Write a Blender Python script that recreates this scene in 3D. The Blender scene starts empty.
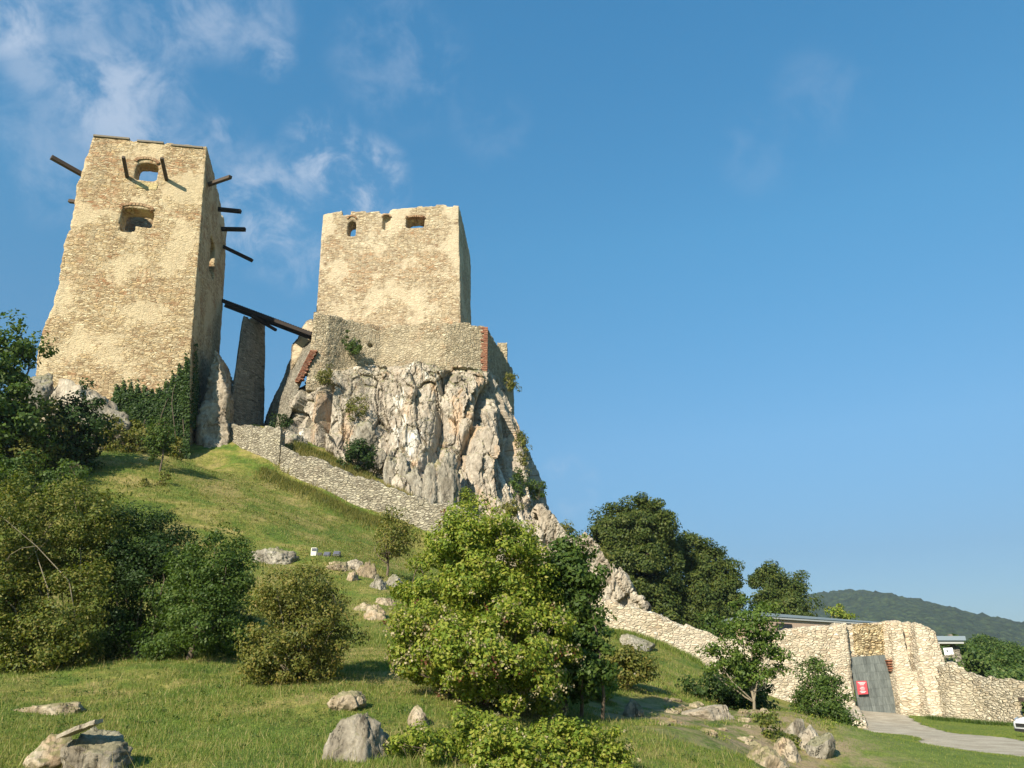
import bpy, bmesh, math
import numpy as np
from mathutils import Vector

S = bpy.context.scene
COL = S.collection
R = math.radians
# ------------------------------------------------------------------ camera
PITCH = R(21.7); FPX = 770.0; CAMZ = 1.6
cam_d = bpy.data.cameras.new("camera"); cam = bpy.data.objects.new("camera", cam_d); COL.objects.link(cam)
cam.location = (0, 0, CAMZ); cam.rotation_euler = (R(90) + PITCH, 0, 0)
cam_d.sensor_width = 36; cam_d.lens = 36 * FPX / 1024; cam_d.clip_end = 12000; cam_d.clip_start = .1
S.camera = cam
CP, SP = math.cos(PITCH), math.sin(PITCH)

# ------------------------------------------------------------------ light
SUN_EL = R(31); SUN_AZ = R(30)          # azimuth: degrees left of straight behind the camera
trav = Vector((math.sin(SUN_AZ) * math.cos(SUN_EL), math.cos(SUN_AZ) * math.cos(SUN_EL), -math.sin(SUN_EL)))
sun_d = bpy.data.lights.new("sun", 'SUN'); sun = bpy.data.objects.new("sun", sun_d); COL.objects.link(sun)
sun_d.energy = 5.0; sun_d.angle = R(.5); sun_d.color = (1, .91, .75)
sun.rotation_euler = trav.to_track_quat('-Z', 'Y').to_euler(); sun.location = (-20, -30, 40)
W = bpy.data.worlds.new("World"); S.world = W; W.use_nodes = True
wn = W.node_tree; wn.nodes.clear()
def N(nt, typ, ins=None, **kw):
    n = nt.nodes.new(typ)
    for k, v in kw.items(): setattr(n, k, v)
    if ins:
        for k, v in ins.items():
            if isinstance(v, bpy.types.NodeSocket): nt.links.new(v, n.inputs[k])
            else: n.inputs[k].default_value = v
    return n
def math_(nt, op, a, b=0.0, clamp=False, c=None):
    d = {0: a, 1: b}
    if c is not None: d[2] = c
    n = N(nt, 'ShaderNodeMath', d, operation=op, use_clamp=clamp); return n.outputs[0]
def mixc(nt, f, a, b, mode='MIX'):
    n = nt.nodes.new('ShaderNodeMix'); n.data_type = 'RGBA'; n.blend_type = mode
    for i, v in ((0, f), (6, a), (7, b)):
        if isinstance(v, bpy.types.NodeSocket): nt.links.new(v, n.inputs[i])
        else: n.inputs[i].default_value = v if i == 0 else (tuple(v) + (1,))[:4]
    return n.outputs[2]
def ramp(nt, f, stops, interp='LINEAR'):
    n = N(nt, 'ShaderNodeValToRGB', {0: f}); r = n.color_ramp; r.interpolation = interp
    while len(r.elements) > 1: r.elements.remove(r.elements[-1])
    r.elements[0].position = stops[0][0]
    c = stops[0][1]; r.elements[0].color = (tuple(c) + (1,))[:4] if hasattr(c, '__len__') else (c, c, c, 1)
    for p, c in stops[1:]:
        e = r.elements.new(p); e.color = (tuple(c) + (1,))[:4] if hasattr(c, '__len__') else (c, c, c, 1)
    return n.outputs[0]
sky = N(wn, 'ShaderNodeTexSky', sky_type='NISHITA', sun_disc=False, sun_elevation=SUN_EL,
        sun_rotation=R(180) + SUN_AZ, altitude=300, air_density=1.25, dust_density=.5, ozone_density=2.6)

def raydir(px, py):
    u = (px - 512) / FPX; v = (384 - py) / FPX
    return np.array([u, CP - v * SP, SP + v * CP])
def P(px, py, Y):
    d = raydir(px, py); return np.array([d[0] / d[1] * Y, Y, CAMZ + d[2] / d[1] * Y])
def XY(px, py, Y):
    p = P(px, py, Y); return p[0], p[1]

# wispy clouds: noise on the dome of directions, gathered in a few patches
tc = N(wn, 'ShaderNodeTexCoord'); D = N(wn, 'ShaderNodeVectorMath', {0: tc.outputs['Generated']}, operation='NORMALIZE').outputs[0]
sep = N(wn, 'ShaderNodeSeparateXYZ', {0: D})
zz = math_(wn, 'MAXIMUM', sep.outputs[2], .05)
cx = math_(wn, 'DIVIDE', sep.outputs[0], zz); cy = math_(wn, 'DIVIDE', sep.outputs[1], zz)
cv = N(wn, 'ShaderNodeCombineXYZ', {0: cx, 1: cy, 2: 0.0}).outputs[0]
cn1 = N(wn, 'ShaderNodeTexNoise', {'Vector': D, 'Scale': 17.0, 'Detail': 12.0, 'Roughness': .63, 'Distortion': .35}).outputs[0]
cn2 = N(wn, 'ShaderNodeTexNoise', {'Vector': D, 'Scale': 3.4, 'Detail': 3.0, 'Roughness': .5}).outputs[0]
tot = None
for (px, py, rad, st) in ((120, 100, 4.2, .8), (60, 150, 4.5, .35), (75, 18, 2.6, .5), (40, 66, 2.2, .5), (8, 20, 2.4, .9),
                          (325, 155, 3.0, 1.0), (365, 178, 3.0, 1.0), (262, 212, 4.2, .8), (271, 55, 1.6, .6), (205, 15, 2.8, .55),
                          (400, 62, 4.6, .26), (568, 486, 2.2, .6), (160, 30, 2.6, .5), (224, 130, 1.1, .5), (180, 185, 5.5, .4),
                          (820, 95, 3.2, .12), (760, 150, 3.0, .10), (490, 125, 2.8, .15), (300, 250, 3.0, .45), (250, 20, 3, .45), (40, 100, 2.4, .3)):
    d = raydir(px, py); d = d / np.linalg.norm(d)
    dt = N(wn, 'ShaderNodeVectorMath', {0: D, 1: tuple(d)}, operation='DOT_PRODUCT').outputs['Value']
    m = N(wn, 'ShaderNodeMapRange', {0: dt, 1: math.cos(R(rad * 1.25)), 2: math.cos(R(rad * .15)), 3: 0.0, 4: st}, interpolation_type='SMOOTHSTEP').outputs[0]
    tot = m if tot is None else math_(wn, 'MAXIMUM', tot, m)
cl = N(wn, 'ShaderNodeMapRange', {0: math_(wn, 'ADD', cn1, math_(wn, 'MULTIPLY', cn2, .25)), 1: .50, 2: .84, 3: 0.0, 4: 1.0}, interpolation_type='SMOOTHSTEP').outputs[0]
cl = math_(wn, 'MULTIPLY', math_(wn, 'ADD', math_(wn, 'MULTIPLY', cl, .82), math_(wn, 'MULTIPLY', tot, .03)), tot, clamp=True)
SKYC = mixc(wn, 1.0, sky.outputs[0], (.55, 1.0, 1.14), 'MULTIPLY')
SKYC = mixc(wn, 1.0, SKYC, ramp(wn, sep.outputs[2], [(0.0, (.50, .34, .40)), (.153, (.60, .43, .455)), (.29, (.84, .67, .65)), (.523, (.82, .93, .88)), (.73, (.70, 1.0, 1.0))]), 'MULTIPLY')
SKYC = mixc(wn, cl, SKYC, (3.3, 3.8, 4.6))
bg = N(wn, 'ShaderNodeBackground', {0: SKYC, 1: .10})
N(wn, 'ShaderNodeOutputWorld', {0: bg.outputs[0]})
S.view_settings.view_transform = 'Standard'; S.view_settings.look = 'None'; S.view_settings.gamma = 1
S.view_settings.use_curve_mapping = False; S.view_settings.exposure = 0.85
S.cycles.max_bounces = 6; S.cycles.diffuse_bounces = 2; S.cycles.transmission_bounces = 3; S.cycles.transparent_max_bounces = 4
S.cycles.caustics_reflective = False; S.cycles.caustics_refractive = False

# ------------------------------------------------------------------ numeric helpers
def _hash(i, j, k, seed):
    h = (i.astype(np.int64) * 374761393 + j.astype(np.int64) * 668265263 + k.astype(np.int64) * 2147483647 + seed * 974634777) & 0xffffffff
    h = ((h ^ (h >> 13)) * 1274126177) & 0xffffffff
    h = ((h ^ (h >> 16)) * 2246822519) & 0xffffffff
    return ((h ^ (h >> 15)) & 0xffffff) / float(0xffffff)
def vnoise(p, seed=0):
    p = np.asarray(p, float); i = np.floor(p).astype(np.int64); f = p - i; f = f * f * (3 - 2 * f)
    out = 0
    for a in (0, 1):
        for b in (0, 1):
            for c in (0, 1):
                w = (f[:, 0] if a else 1 - f[:, 0]) * (f[:, 1] if b else 1 - f[:, 1]) * (f[:, 2] if c else 1 - f[:, 2])
                out = out + w * _hash(i[:, 0] + a, i[:, 1] + b, i[:, 2] + c, seed)
    return out * 2 - 1
def fbm(p, oct=4, seed=0, rough=.5):
    p = np.asarray(p, float); a = 1; s = 0; t = 0
    for o in range(oct):
        s = s + a * vnoise(p * (2.03 ** o) + o * 17.3, seed + o); t += a; a *= rough
    return s / t
def ridged(p, oct=4, seed=0):
    a = 1; s = 0; t = 0
    for o in range(oct):
        s = s + a * (1 - np.abs(vnoise(np.asarray(p, float) * (2.03 ** o) + o * 11.1, seed + o)) * 2); t += a; a *= .5
    return s / t
def cells(p, seed=0):
    """voronoi: distance to nearest, to second, random id"""
    p = np.asarray(p, float); i = np.floor(p).astype(np.int64)
    d1 = np.full(len(p), 9.); d2 = np.full(len(p), 9.); idv = np.zeros(len(p))
    for a in (-1, 0, 1):
        for b in (-1, 0, 1):
            for c in (-1, 0, 1):
                ii, jj, kk = i[:, 0] + a, i[:, 1] + b, i[:, 2] + c
                q = np.stack([ii + _hash(ii, jj, kk, seed + 1), jj + _hash(ii, jj, kk, seed + 2), kk + _hash(ii, jj, kk, seed + 3)], 1)
                d = np.linalg.norm(q - p, axis=1); r = _hash(ii, jj, kk, seed + 4)
                n1 = d < d1
                d2 = np.where(n1, d1, np.minimum(d2, d)); idv = np.where(n1, r, idv); d1 = np.where(n1, d, d1)
    return d1, d2, idv

def facets(p, sc, seed, tilt=1.0):
    """broken rock: every voronoi cell is a flat piece with its own depth and tilt; also distance to the joint"""
    p = np.asarray(p, float) * np.asarray(sc, float); i = np.floor(p).astype(np.int64)
    d1 = np.full(len(p), 9.); d2 = np.full(len(p), 9.); idv = np.zeros(len(p)); ct = np.zeros_like(p); ra = np.zeros_like(p)
    for a in (-1, 0, 1):
        for b in (-1, 0, 1):
            for c in (-1, 0, 1):
                ii, jj, kk = i[:, 0] + a, i[:, 1] + b, i[:, 2] + c
                q = np.stack([ii + _hash(ii, jj, kk, seed + 1), jj + _hash(ii, jj, kk, seed + 2), kk + _hash(ii, jj, kk, seed + 3)], 1)
                d = np.linalg.norm(q - p, axis=1); n1 = d < d1
                d2 = np.where(n1, d1, np.minimum(d2, d)); idv = np.where(n1, _hash(ii, jj, kk, seed + 4), idv)
                rr = np.stack([_hash(ii, jj, kk, seed + 5), _hash(ii, jj, kk, seed + 6), _hash(ii, jj, kk, seed + 7)], 1) - .5
                ct = np.where(n1[:, None], q, ct); ra = np.where(n1[:, None], rr, ra); d1 = np.where(n1, d, d1)
    return (idv - .5) + ((p - ct) * ra).sum(1) * 2 * tilt, d2 - d1

# ------------------------------------------------------------------ object helpers
def tag(o, label=None, cat=None, group=None, kind=None):
    if label: o['label'] = label
    if cat: o['category'] = cat
    if group: o['group'] = group
    if kind: o['kind'] = kind
    return o
def link(o, parent=None):
    COL.objects.link(o)
    if parent is not None: o.parent = parent
    return o
def thing(name, label, cat, loc=(0, 0, 0), group=None, rz=0.0):
    o = bpy.data.objects.new(name, None); link(o); o.location = tuple(float(x) for x in loc); o.rotation_euler = (0, 0, rz); o.empty_display_size = .3
    return tag(o, label, cat, group)
def npmesh(name, V, F, mat, parent=None, smooth=False, loc=None):
    """V world coordinates; loc = origin of the object (or of its parent)"""
    V = np.asarray(V, float); F = np.asarray(F, np.int32); k = F.shape[1]
    if loc is not None: V = V - np.asarray(loc, float)
    me = bpy.data.meshes.new(name)
    me.vertices.add(len(V)); me.vertices.foreach_set('co', V.astype(np.float32).ravel())
    me.loops.add(F.size); me.loops.foreach_set('vertex_index', F.ravel())
    me.polygons.add(len(F)); me.polygons.foreach_set('loop_start', np.arange(0, F.size, k, dtype=np.int32))
    me.polygons.foreach_set('loop_total', np.full(len(F), k, np.int32))
    if smooth: me.polygons.foreach_set('use_smooth', np.ones(len(F), bool))
    me.update(calc_edges=True); me.validate()
    o = bpy.data.objects.new(name, me); link(o, parent)
    if loc is not None and parent is None: o.location = tuple(float(x) for x in loc)
    if mat: me.materials.append(mat)
    return o
def bmobj(name, bm, mat, parent=None, loc=None, smooth=False):
    me = bpy.data.meshes.new(name)
    if loc is not None: bmesh.ops.translate(bm, verts=bm.verts, vec=-Vector([float(x) for x in loc]))
    bmesh.ops.recalc_face_normals(bm, faces=bm.faces)
    bm.to_mesh(me); bm.free()
    if smooth: me.polygons.foreach_set('use_smooth', np.ones(len(me.polygons), bool))
    o = bpy.data.objects.new(name, me); link(o, parent)
    if loc is not None and parent is None: o.location = tuple(float(x) for x in loc)
    if mat: me.materials.append(mat)
    return o
def hull(bm, pts):
    vs = [bm.verts.new(tuple(float(c) for c in p)) for p in pts]
    r = bmesh.ops.convex_hull(bm, input=vs)
    bad = [v for v in vs if v.is_valid and not v.link_faces]
    if bad: bmesh.ops.delete(bm, geom=bad, context='VERTS')
def box(bm, c, s, rz=0.0, rx=0.0, ry=0.0):
    from mathutils import Matrix
    m = Matrix.Translation(Vector([float(x) for x in c])) @ Matrix.Rotation(rz, 4, 'Z') @ Matrix.Rotation(ry, 4, 'Y') @ Matrix.Rotation(rx, 4, 'X') @ Matrix.Diagonal((s[0], s[1], s[2], 1))
    return bmesh.ops.create_cube(bm, size=1.0, matrix=m)['verts']
def prism(bm, poly, z0, z1):
    """poly: list of (x,y); closed solid between z0 and z1 (numbers or per-vertex lists)"""
    n = len(poly); z0 = [z0] * n if np.isscalar(z0) else z0; z1 = [z1] * n if np.isscalar(z1) else z1
    a = [bm.verts.new((float(p[0]), float(p[1]), float(z))) for p, z in zip(poly, z0)]; b = [bm.verts.new((float(p[0]), float(p[1]), float(z))) for p, z in zip(poly, z1)]
    bm.faces.new(a[::-1]); bm.faces.new(b)
    for i in range(n): bm.faces.new((a[i], a[(i + 1) % n], b[(i + 1) % n], b[i]))
def slabpoly(bm, pts, off):
    """closed solid: polygon pts (3D) swept by vector off"""
    off = np.asarray(off, float)
    a = [bm.verts.new(tuple(map(float, p))) for p in pts]; b = [bm.verts.new(tuple(map(float, np.asarray(p) + off))) for p in pts]
    bm.faces.new(a[::-1]); bm.faces.new(b); n = len(a)
    for i in range(n): bm.faces.new((a[i], a[(i + 1) % n], b[(i + 1) % n], b[i]))

def tmpobj(fn):
    bm = bmesh.new(); fn(bm); bmesh.ops.triangulate(bm, faces=[f for f in bm.faces if len(f.verts) > 4]); bmesh.ops.recalc_face_normals(bm, faces=bm.faces)
    me = bpy.data.meshes.new('tmp'); bm.to_mesh(me); bm.free()
    o = bpy.data.objects.new('tmp', me); COL.objects.link(o); return o
def masonry(name, adds, cuts, voxel, mat, parent=None, loc=None, amp=.06, top=None, seed=1, post=None, brk=.35):
    """union of solids minus cutters, remeshed to a fine skin and weathered"""
    objs = [tmpobj(f) for f in adds]; cs = [tmpobj(f) for f in cuts]
    b = objs[0]
    for o in objs[1:]:
        m = b.modifiers.new('u', 'BOOLEAN'); m.operation = 'UNION'; m.object = o; m.solver = 'EXACT'
    for o in cs:
        m = b.modifiers.new('d', 'BOOLEAN'); m.operation = 'DIFFERENCE'; m.object = o; m.solver = 'EXACT'
    m = b.modifiers.new('r', 'REMESH'); m.mode = 'VOXEL'; m.voxel_size = voxel; m.use_smooth_shade = True
    dg = bpy.context.evaluated_depsgraph_get(); me = bpy.data.meshes.new_from_object(b.evaluated_get(dg))
    for o in objs + cs: bpy.data.objects.remove(o)
    n = len(me.vertices); V = np.empty(n * 3, np.float32); me.vertices.foreach_get('co', V); V = V.reshape(-1, 3).astype(float)
    Nn = np.empty(n * 3, np.float32); me.vertex_normals.foreach_get('vector', Nn); Nn = Nn.reshape(-1, 3).astype(float)
    d1, d2, idv = cells(V * np.array([2.2, 2.2, 4.2]) + fbm(V * .8, 2, 5)[:, None] * .5, seed)
    st = (idv - .5) * .9 - .9 * np.clip(1 - (d2 - d1) * 5, 0, 1)
    V0 = V.copy()
    V = V + Nn * (fbm(V * .45, 3, seed)[:, None] * amp * 1.6 + st[:, None] * amp * .55)
    if top is not None:                                  # broken wall tops
        t = top(V0) if callable(top) else np.full(n, top)
        w = np.clip(1 - (t - V0[:, 2]) / .8, 0, 1) * (np.abs(V0[:, 2] - t) < 1.2)
        q = np.floor(V0[:, :2] * 1.9 + .35 * vnoise(np.c_[V0[:, :2] * 1.3, V0[:, 0] * 0], 9)[:, None]).astype(np.int64)
        hq = _hash(q[:, 0], q[:, 1], q[:, 0] * 0, seed + 7) - .5
        V[:, 2] += w * (hq * brk + fbm(np.c_[V0[:, :2] * .5, V0[:, 0] * 0], 3, seed + 3) * brk * 1.1)
    if post: V = post(V, V0, Nn)
    if loc is not None: V = V - np.asarray(loc, float)
    me.vertices.foreach_set('co', V.astype(np.float32).ravel()); me.update(); me.name = name
    me.materials.clear(); me.materials.append(mat)
    o = bpy.data.objects.new(name, me); link(o, parent)
    if loc is not None and parent is None: o.location = tuple(map(float, loc))
    return o

# ------------------------------------------------------------------ materials
def newmat(name):
    m = bpy.data.materials.new(name); m.use_nodes = True; nt = m.node_tree; nt.nodes.clear()
    b = N(nt, 'ShaderNodeBsdfPrincipled', {'Roughness': .9}); b.inputs['Specular IOR Level'].default_value = .2
    out = N(nt, 'ShaderNodeOutputMaterial', {0: b.outputs[0]}); return m, nt, b
def noise(nt, vec, sc, det=4.0, ro=.55, dist=0.0):
    return N(nt, 'ShaderNodeTexNoise', {'Vector': vec, 'Scale': sc, 'Detail': det, 'Roughness': ro, 'Distortion': dist}).outputs[0]
def smap(nt, v, a, b, lo=0.0, hi=1.0):
    return N(nt, 'ShaderNodeMapRange', {0: v, 1: a, 2: b, 3: lo, 4: hi}, interpolation_type='SMOOTHSTEP').outputs[0]
def stone_mat(name, cols, mortar, sx=2.6, sz=5.2, rust=.35, plaster=.4, pcol=(.50, .40, .25), bump=.5, grime=.3, joint=.09, rustcol=(.30, .14, .06), gcol=(.12, .115, .10), bands=()):
    m, nt, b = newmat(name)
    t = N(nt, 'ShaderNodeNewGeometry').outputs['Position']
    wob = N(nt, 'ShaderNodeTexNoise', {'Vector': t, 'Scale': 1.3, 'Detail': 3.0}).outputs['Color']
    wv = N(nt, 'ShaderNodeVectorMath', {0: wob, 1: (.5, .5, .5)}, operation='SUBTRACT').outputs[0]
    wv = N(nt, 'ShaderNodeVectorMath', {0: wv, 3: .35}, operation='SCALE').outputs[0]
    p = N(nt, 'ShaderNodeVectorMath', {0: t, 1: wv}, operation='ADD').outputs[0]
    mp = N(nt, 'ShaderNodeMapping', {'Vector': p, 'Scale': (sx, sx, sz)}).outputs[0]
    vo = N(nt, 'ShaderNodeTexVoronoi', {'Vector': mp, 'Scale': 1.0, 'Randomness': .85}, feature='F1')
    ve = N(nt, 'ShaderNodeTexVoronoi', {'Vector': mp, 'Scale': 1.0, 'Randomness': .85}, feature='DISTANCE_TO_EDGE').outputs['Distance']
    rc = N(nt, 'ShaderNodeSeparateColor', {0: vo.outputs['Color']})
    stone = ramp(nt, rc.outputs[0], [(i / (len(cols) - 1), c) for i, c in enumerate(cols)])
    n2 = noise(nt, t, 9.0, 5.0, .65)
    stone = mixc(nt, .5, stone, ramp(nt, rc.outputs[2], [(0, (.55, .52, .48)), (.5, (1, 1, 1)), (1, (1.3, 1.28, 1.2))]), 'MULTIPLY')
    stone = mixc(nt, .55, stone, mixc(nt, n2, (.45, .45, .45), (1.25, 1.22, 1.15)), 'MULTIPLY')
    big = noise(nt, t, .28, 4.0, .6); big2 = noise(nt, N(nt, 'ShaderNodeVectorMath', {0: t, 1: (31, 7, 3)}, operation='ADD').outputs[0], .42, 5.0, .65, .6)
    rs = math_(nt, 'MULTIPLY', smap(nt, big2, .52, .68), rust)
    bm_ = 0.0
    for z0_, w_, k_ in bands:       # courses of redder stone and brick built into the wall
        zc = math_(nt, 'ADD', N(nt, 'ShaderNodeSeparateXYZ', {0: t}).outputs[2], math_(nt, 'MULTIPLY', noise(nt, t, .5, 4.0), 1.6)); bm_ = math_(nt, 'MAXIMUM', bm_, smap(nt, math_(nt, 'ABSOLUTE', math_(nt, 'SUBTRACT', zc, z0_ + .8)), w_ * .5, w_, k_, 0.0))
    rs = math_(nt, 'ADD', rs, math_(nt, 'MULTIPLY', bm_, smap(nt, rc.outputs[2], .25, .6)))
    rs = math_(nt, 'MULTIPLY', rs, smap(nt, rc.outputs[1], .15, .7), clamp=True)
    stone = mixc(nt, rs, stone, rustcol)
    jn = smap(nt, noise(nt, t, 1.7, 5.0, .7), .38, .62, .15, 1.0)
    jw = math_(nt, 'SUBTRACT', 1.0, math_(nt, 'MULTIPLY', smap(nt, ve, joint * .1, joint * 1.3, 1.0, 0.0), jn))
    col = mixc(nt, jw, mortar, stone)
    pl = math_(nt, 'MULTIPLY', smap(nt, math_(nt, 'ADD', big, math_(nt, 'MULTIPLY', noise(nt, t, 2.2, 4.0), .22)), .60, .70), plaster)
    pc = mixc(nt, noise(nt, t, 4.0, 6.0, .7), tuple(x * .8 for x in pcol), tuple(x * 1.12 for x in pcol))
    col = mixc(nt, pl, col, pc)
    st = N(nt, 'ShaderNodeMapping', {'Vector': t, 'Scale': (.9, .9, .22)}).outputs[0]
    gr = math_(nt, 'MULTIPLY', smap(nt, noise(nt, st, .8, 6.0, .7), .50, .74), grime)
    col = mixc(nt, gr, col, gcol)
    nt.links.new(col, b.inputs['Base Color'])
    h = math_(nt, 'ADD', math_(nt, 'MULTIPLY', smap(nt, ve, 0.0, joint * 2.2), math_(nt, 'SUBTRACT', 1.0, math_(nt, 'MULTIPLY', pl, .8))), math_(nt, 'MULTIPLY', n2, .8))
    h = math_(nt, 'ADD', h, math_(nt, 'MULTIPLY', rc.outputs[2], .45))
    bp = N(nt, 'ShaderNodeBump', {'Strength': bump, 'Distance': .09, 'Height': h})
    nt.links.new(bp.outputs[0], b.inputs['Normal']); return m
M = {}
cream = [(.29, .19, .105), (.47, .355, .21), (.58, .47, .30), (.50, .36, .19), (.66, .565, .39)]
M['tower'] = stone_mat('tower_limestone', cream, (.33, .235, .12), 2.9, 9.0, .95, .78, (.57, .46, .29), .75, .22, .075, bands=((38.6, .45, .9), (43.2, 1.3, .75), (31.5, .8, .35)), rustcol=(.34, .17, .08))
M['keep'] = stone_mat('keep_limestone', [(.27, .19, .12), (.44, .345, .23), (.56, .465, .32), (.49, .37, .23), (.63, .55, .40)], (.33, .25, .145), 2.9, 8.0, .95, .72, (.58, .48, .33), .7, .2, .075, bands=((41.5, 2.2, .55), (45.5, .6, .4)), rustcol=(.40, .23, .12))
M['terrace'] = stone_mat('terrace_limestone', [(.27, .215, .14), (.37, .305, .20), (.46, .39, .27), (.40, .33, .22), (.54, .47, .34)], (.27, .215, .14), 3.0, 5.6, .35, .35, (.43, .355, .24), .9, .22)
M['grey_wall'] = stone_mat('grey_limestone', [(.26, .225, .165), (.36, .32, .24), (.46, .415, .315), (.40, .355, .26), (.52, .47, .36)], (.19, .155, .11), 3.0, 8.0, .1, .12, (.5, .45, .34), 1.0, .3)
M['white_wall'] = stone_mat('pale_limestone', [(.44, .36, .25), (.55, .47, .345), (.65, .57, .43), (.57, .44, .31), (.70, .63, .49)], (.43, .34, .23), 3.1, 7.5, .34, .35, (.58, .50, .38), .8, .10, .09, (.58, .36, .20))
M['low_wall'] = stone_mat('cream_rubble', [(.38, .32, .23), (.48, .42, .31), (.58, .52, .40), (.48, .40, .28), (.62, .56, .44)], (.35, .285, .195), 3.2, 8.0, .2, .3, (.58, .49, .34), .9, .15, .10)
M['rubble'] = stone_mat('rough_rubble', [(.24, .17, .09), (.52, .42, .25), (.68, .57, .36), (.45, .32, .16), (.74, .62, .40)], (.12, .08, .04), 4.2, 7.5, .2, 0, (.5, .4, .25), 1.0, .1, .16)
M['dark_stone'] = stone_mat('weathered_grey_stone', [(.15, .13, .10), (.25, .225, .18), (.36, .325, .26), (.28, .25, .195), (.44, .40, .32)], (.31, .275, .21), 2.6, 7.0, .05, .25, (.20, .18, .14), .9, .6, gcol=(.045, .043, .04))
M['brick'] = stone_mat('red_brick', [(.19, .07, .04), (.26, .095, .055), (.33, .15, .09), (.22, .08, .045)], (.30, .20, .13), 3.6, 9.0, 0, 0, bump=.5, grime=.1, joint=.1)

M['old_brick'] = stone_mat('faded_brick', [(.24, .12, .06), (.32, .17, .09), (.40, .25, .14)], (.34, .25, .15), 3.6, 9.0, 0, .3, bump=.5, grime=.1, joint=.1)
def rock_mat(name, cols, crack=.6, ochre=.5, moss=0.0, sc=1.0, white=.0):
    m, nt, b = newmat(name)
    g = N(nt, 'ShaderNodeNewGeometry'); t = g.outputs['Position']
    v = N(nt, 'ShaderNodeMapping', {'Vector': t, 'Scale': (sc, sc, sc * .35), 'Rotation': (0, R(9), 0)}).outputs[0]
    n1 = noise(nt, v, .7, 8.0, .65, .5); n2 = noise(nt, t, 3.5 * sc, 6.0, .7)
    col = ramp(nt, n1, [(.30, cols[0]), (.44, cols[1]), (.56, cols[2]), (.70, cols[3])])
    col = mixc(nt, .6, col, mixc(nt, smap(nt, n2, .3, .7), (.55, .54, .52), (1.3, 1.28, 1.25)), 'MULTIPLY')
    oc = math_(nt, 'MULTIPLY', smap(nt, noise(nt, v, .45, 5.0, .6, .8), .53, .66), ochre)
    col = mixc(nt, oc, col, (.48, .31, .18))
    if white: col = mixc(nt, math_(nt, 'MULTIPLY', smap(nt, noise(nt, v, .33, 5.0, .6, 1.2), .60, .64), white), col, (.86, .82, .74))
    v2 = N(nt, 'ShaderNodeMapping', {'Vector': t, 'Scale': (sc, sc, sc * .30), 'Rotation': (0, R(-16), R(30))}).outputs[0]
    def line(vec, s_, w):
        return smap(nt, math_(nt, 'ABSOLUTE', math_(nt, 'SUBTRACT', noise(nt, vec, s_, 5.0, .55, .6), .5)), 0.0, w, 1.0, 0.0)
    msk = smap(nt, noise(nt, t, .5 * sc, 4.0), .42, .62)
    lines = math_(nt, 'MAXIMUM', math_(nt, 'MULTIPLY', line(v, .55, .012), msk), math_(nt, 'MULTIPLY', line(v2, 1.5, .016), smap(nt, noise(nt, t, .9 * sc, 3.0), .5, .62)))
    ck = math_(nt, 'MULTIPLY', lines, crack)
    col = mixc(nt, ck, col, tuple(c * .35 for c in cols[0]))
    if moss:
        nz = N(nt, 'ShaderNodeSeparateXYZ', {0: g.outputs['Normal']}).outputs[2]
        mm = math_(nt, 'MULTIPLY', smap(nt, math_(nt, 'ADD', nz, math_(nt, 'MULTIPLY', noise(nt, t, 1.1, 5.0), .7)), .82, 1.05), moss)
        col = mixc(nt, mm, col, mixc(nt, n2, (.07, .09, .02), (.22, .19, .07)))
    nt.links.new(col, b.inputs['Base Color'])
    h = math_(nt, 'ADD', math_(nt, 'MULTIPLY', n1, 1.2), math_(nt, 'MULTIPLY', n2, .5)); h = math_(nt, 'SUBTRACT', h, math_(nt, 'MULTIPLY', lines, .5))
    bp = N(nt, 'ShaderNodeBump', {'Strength': .9, 'Distance': .22 / sc, 'Height': h}); nt.links.new(bp.outputs[0], b.inputs['Normal']); return m
M['cliff'] = rock_mat('limestone_cliff', [(.22, .185, .14), (.34, .29, .23), (.42, .365, .29), (.50, .44, .36)], .7, .6, .7, 1.0, .45)
M['rock'] = rock_mat('grey_limestone_rock', [(.11, .095, .07), (.21, .185, .145), (.30, .27, .215), (.40, .365, .30)], .5, .1, .5, 2.2)
M['boulder'] = rock_mat('lichened_boulder', [(.11, .092, .068), (.20, .172, .13), (.29, .255, .20), (.42, .38, .31)], .5, .05, .35, 4.0)
M['brown_rock'] = rock_mat('earthy_rock', [(.14, .105, .07), (.26, .20, .13), (.37, .30, .21), (.50, .43, .33)], .5, .3, .6, 2.5)
M['pale_rock'] = rock_mat('pale_lit_rock', [(.19, .155, .115), (.32, .27, .205), (.41, .355, .275), (.50, .445, .36)], .5, .2, .1, 1.3)

def leaf_mat(name, cols, trans=.35):
    m, nt, b = newmat(name); nt.nodes.remove(b)
    out = [n for n in nt.nodes if n.type == 'OUTPUT_MATERIAL'][0]
    g = N(nt, 'ShaderNodeNewGeometry'); r = g.outputs['Random Per Island']
    big = noise(nt, g.outputs['Position'], .9, 3.0)
    f = math_(nt, 'ADD', math_(nt, 'MULTIPLY', r, .6), math_(nt, 'MULTIPLY', big, .42))
    k = len(cols); col = ramp(nt, f, [(.12 + .76 * i / (k - 1), c) for i, c in enumerate(cols)])
    d = N(nt, 'ShaderNodeBsdfPrincipled', {'Base Color': col, 'Roughness': .55}); d.inputs['Specular IOR Level'].default_value = .25
    t = N(nt, 'ShaderNodeBsdfTranslucent', {0: mixc(nt, 1.0, col, (1.25, 1.35, .5), 'MULTIPLY')})
    mx = N(nt, 'ShaderNodeMixShader', {0: trans, 1: d.outputs[0], 2: t.outputs[0]}); nt.links.new(mx.outputs[0], out.inputs[0]); return m
M['leaf_dark'] = leaf_mat('dark_green_leaves', [(.020, .042, .010), (.035, .068, .014), (.055, .090, .018)])
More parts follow.
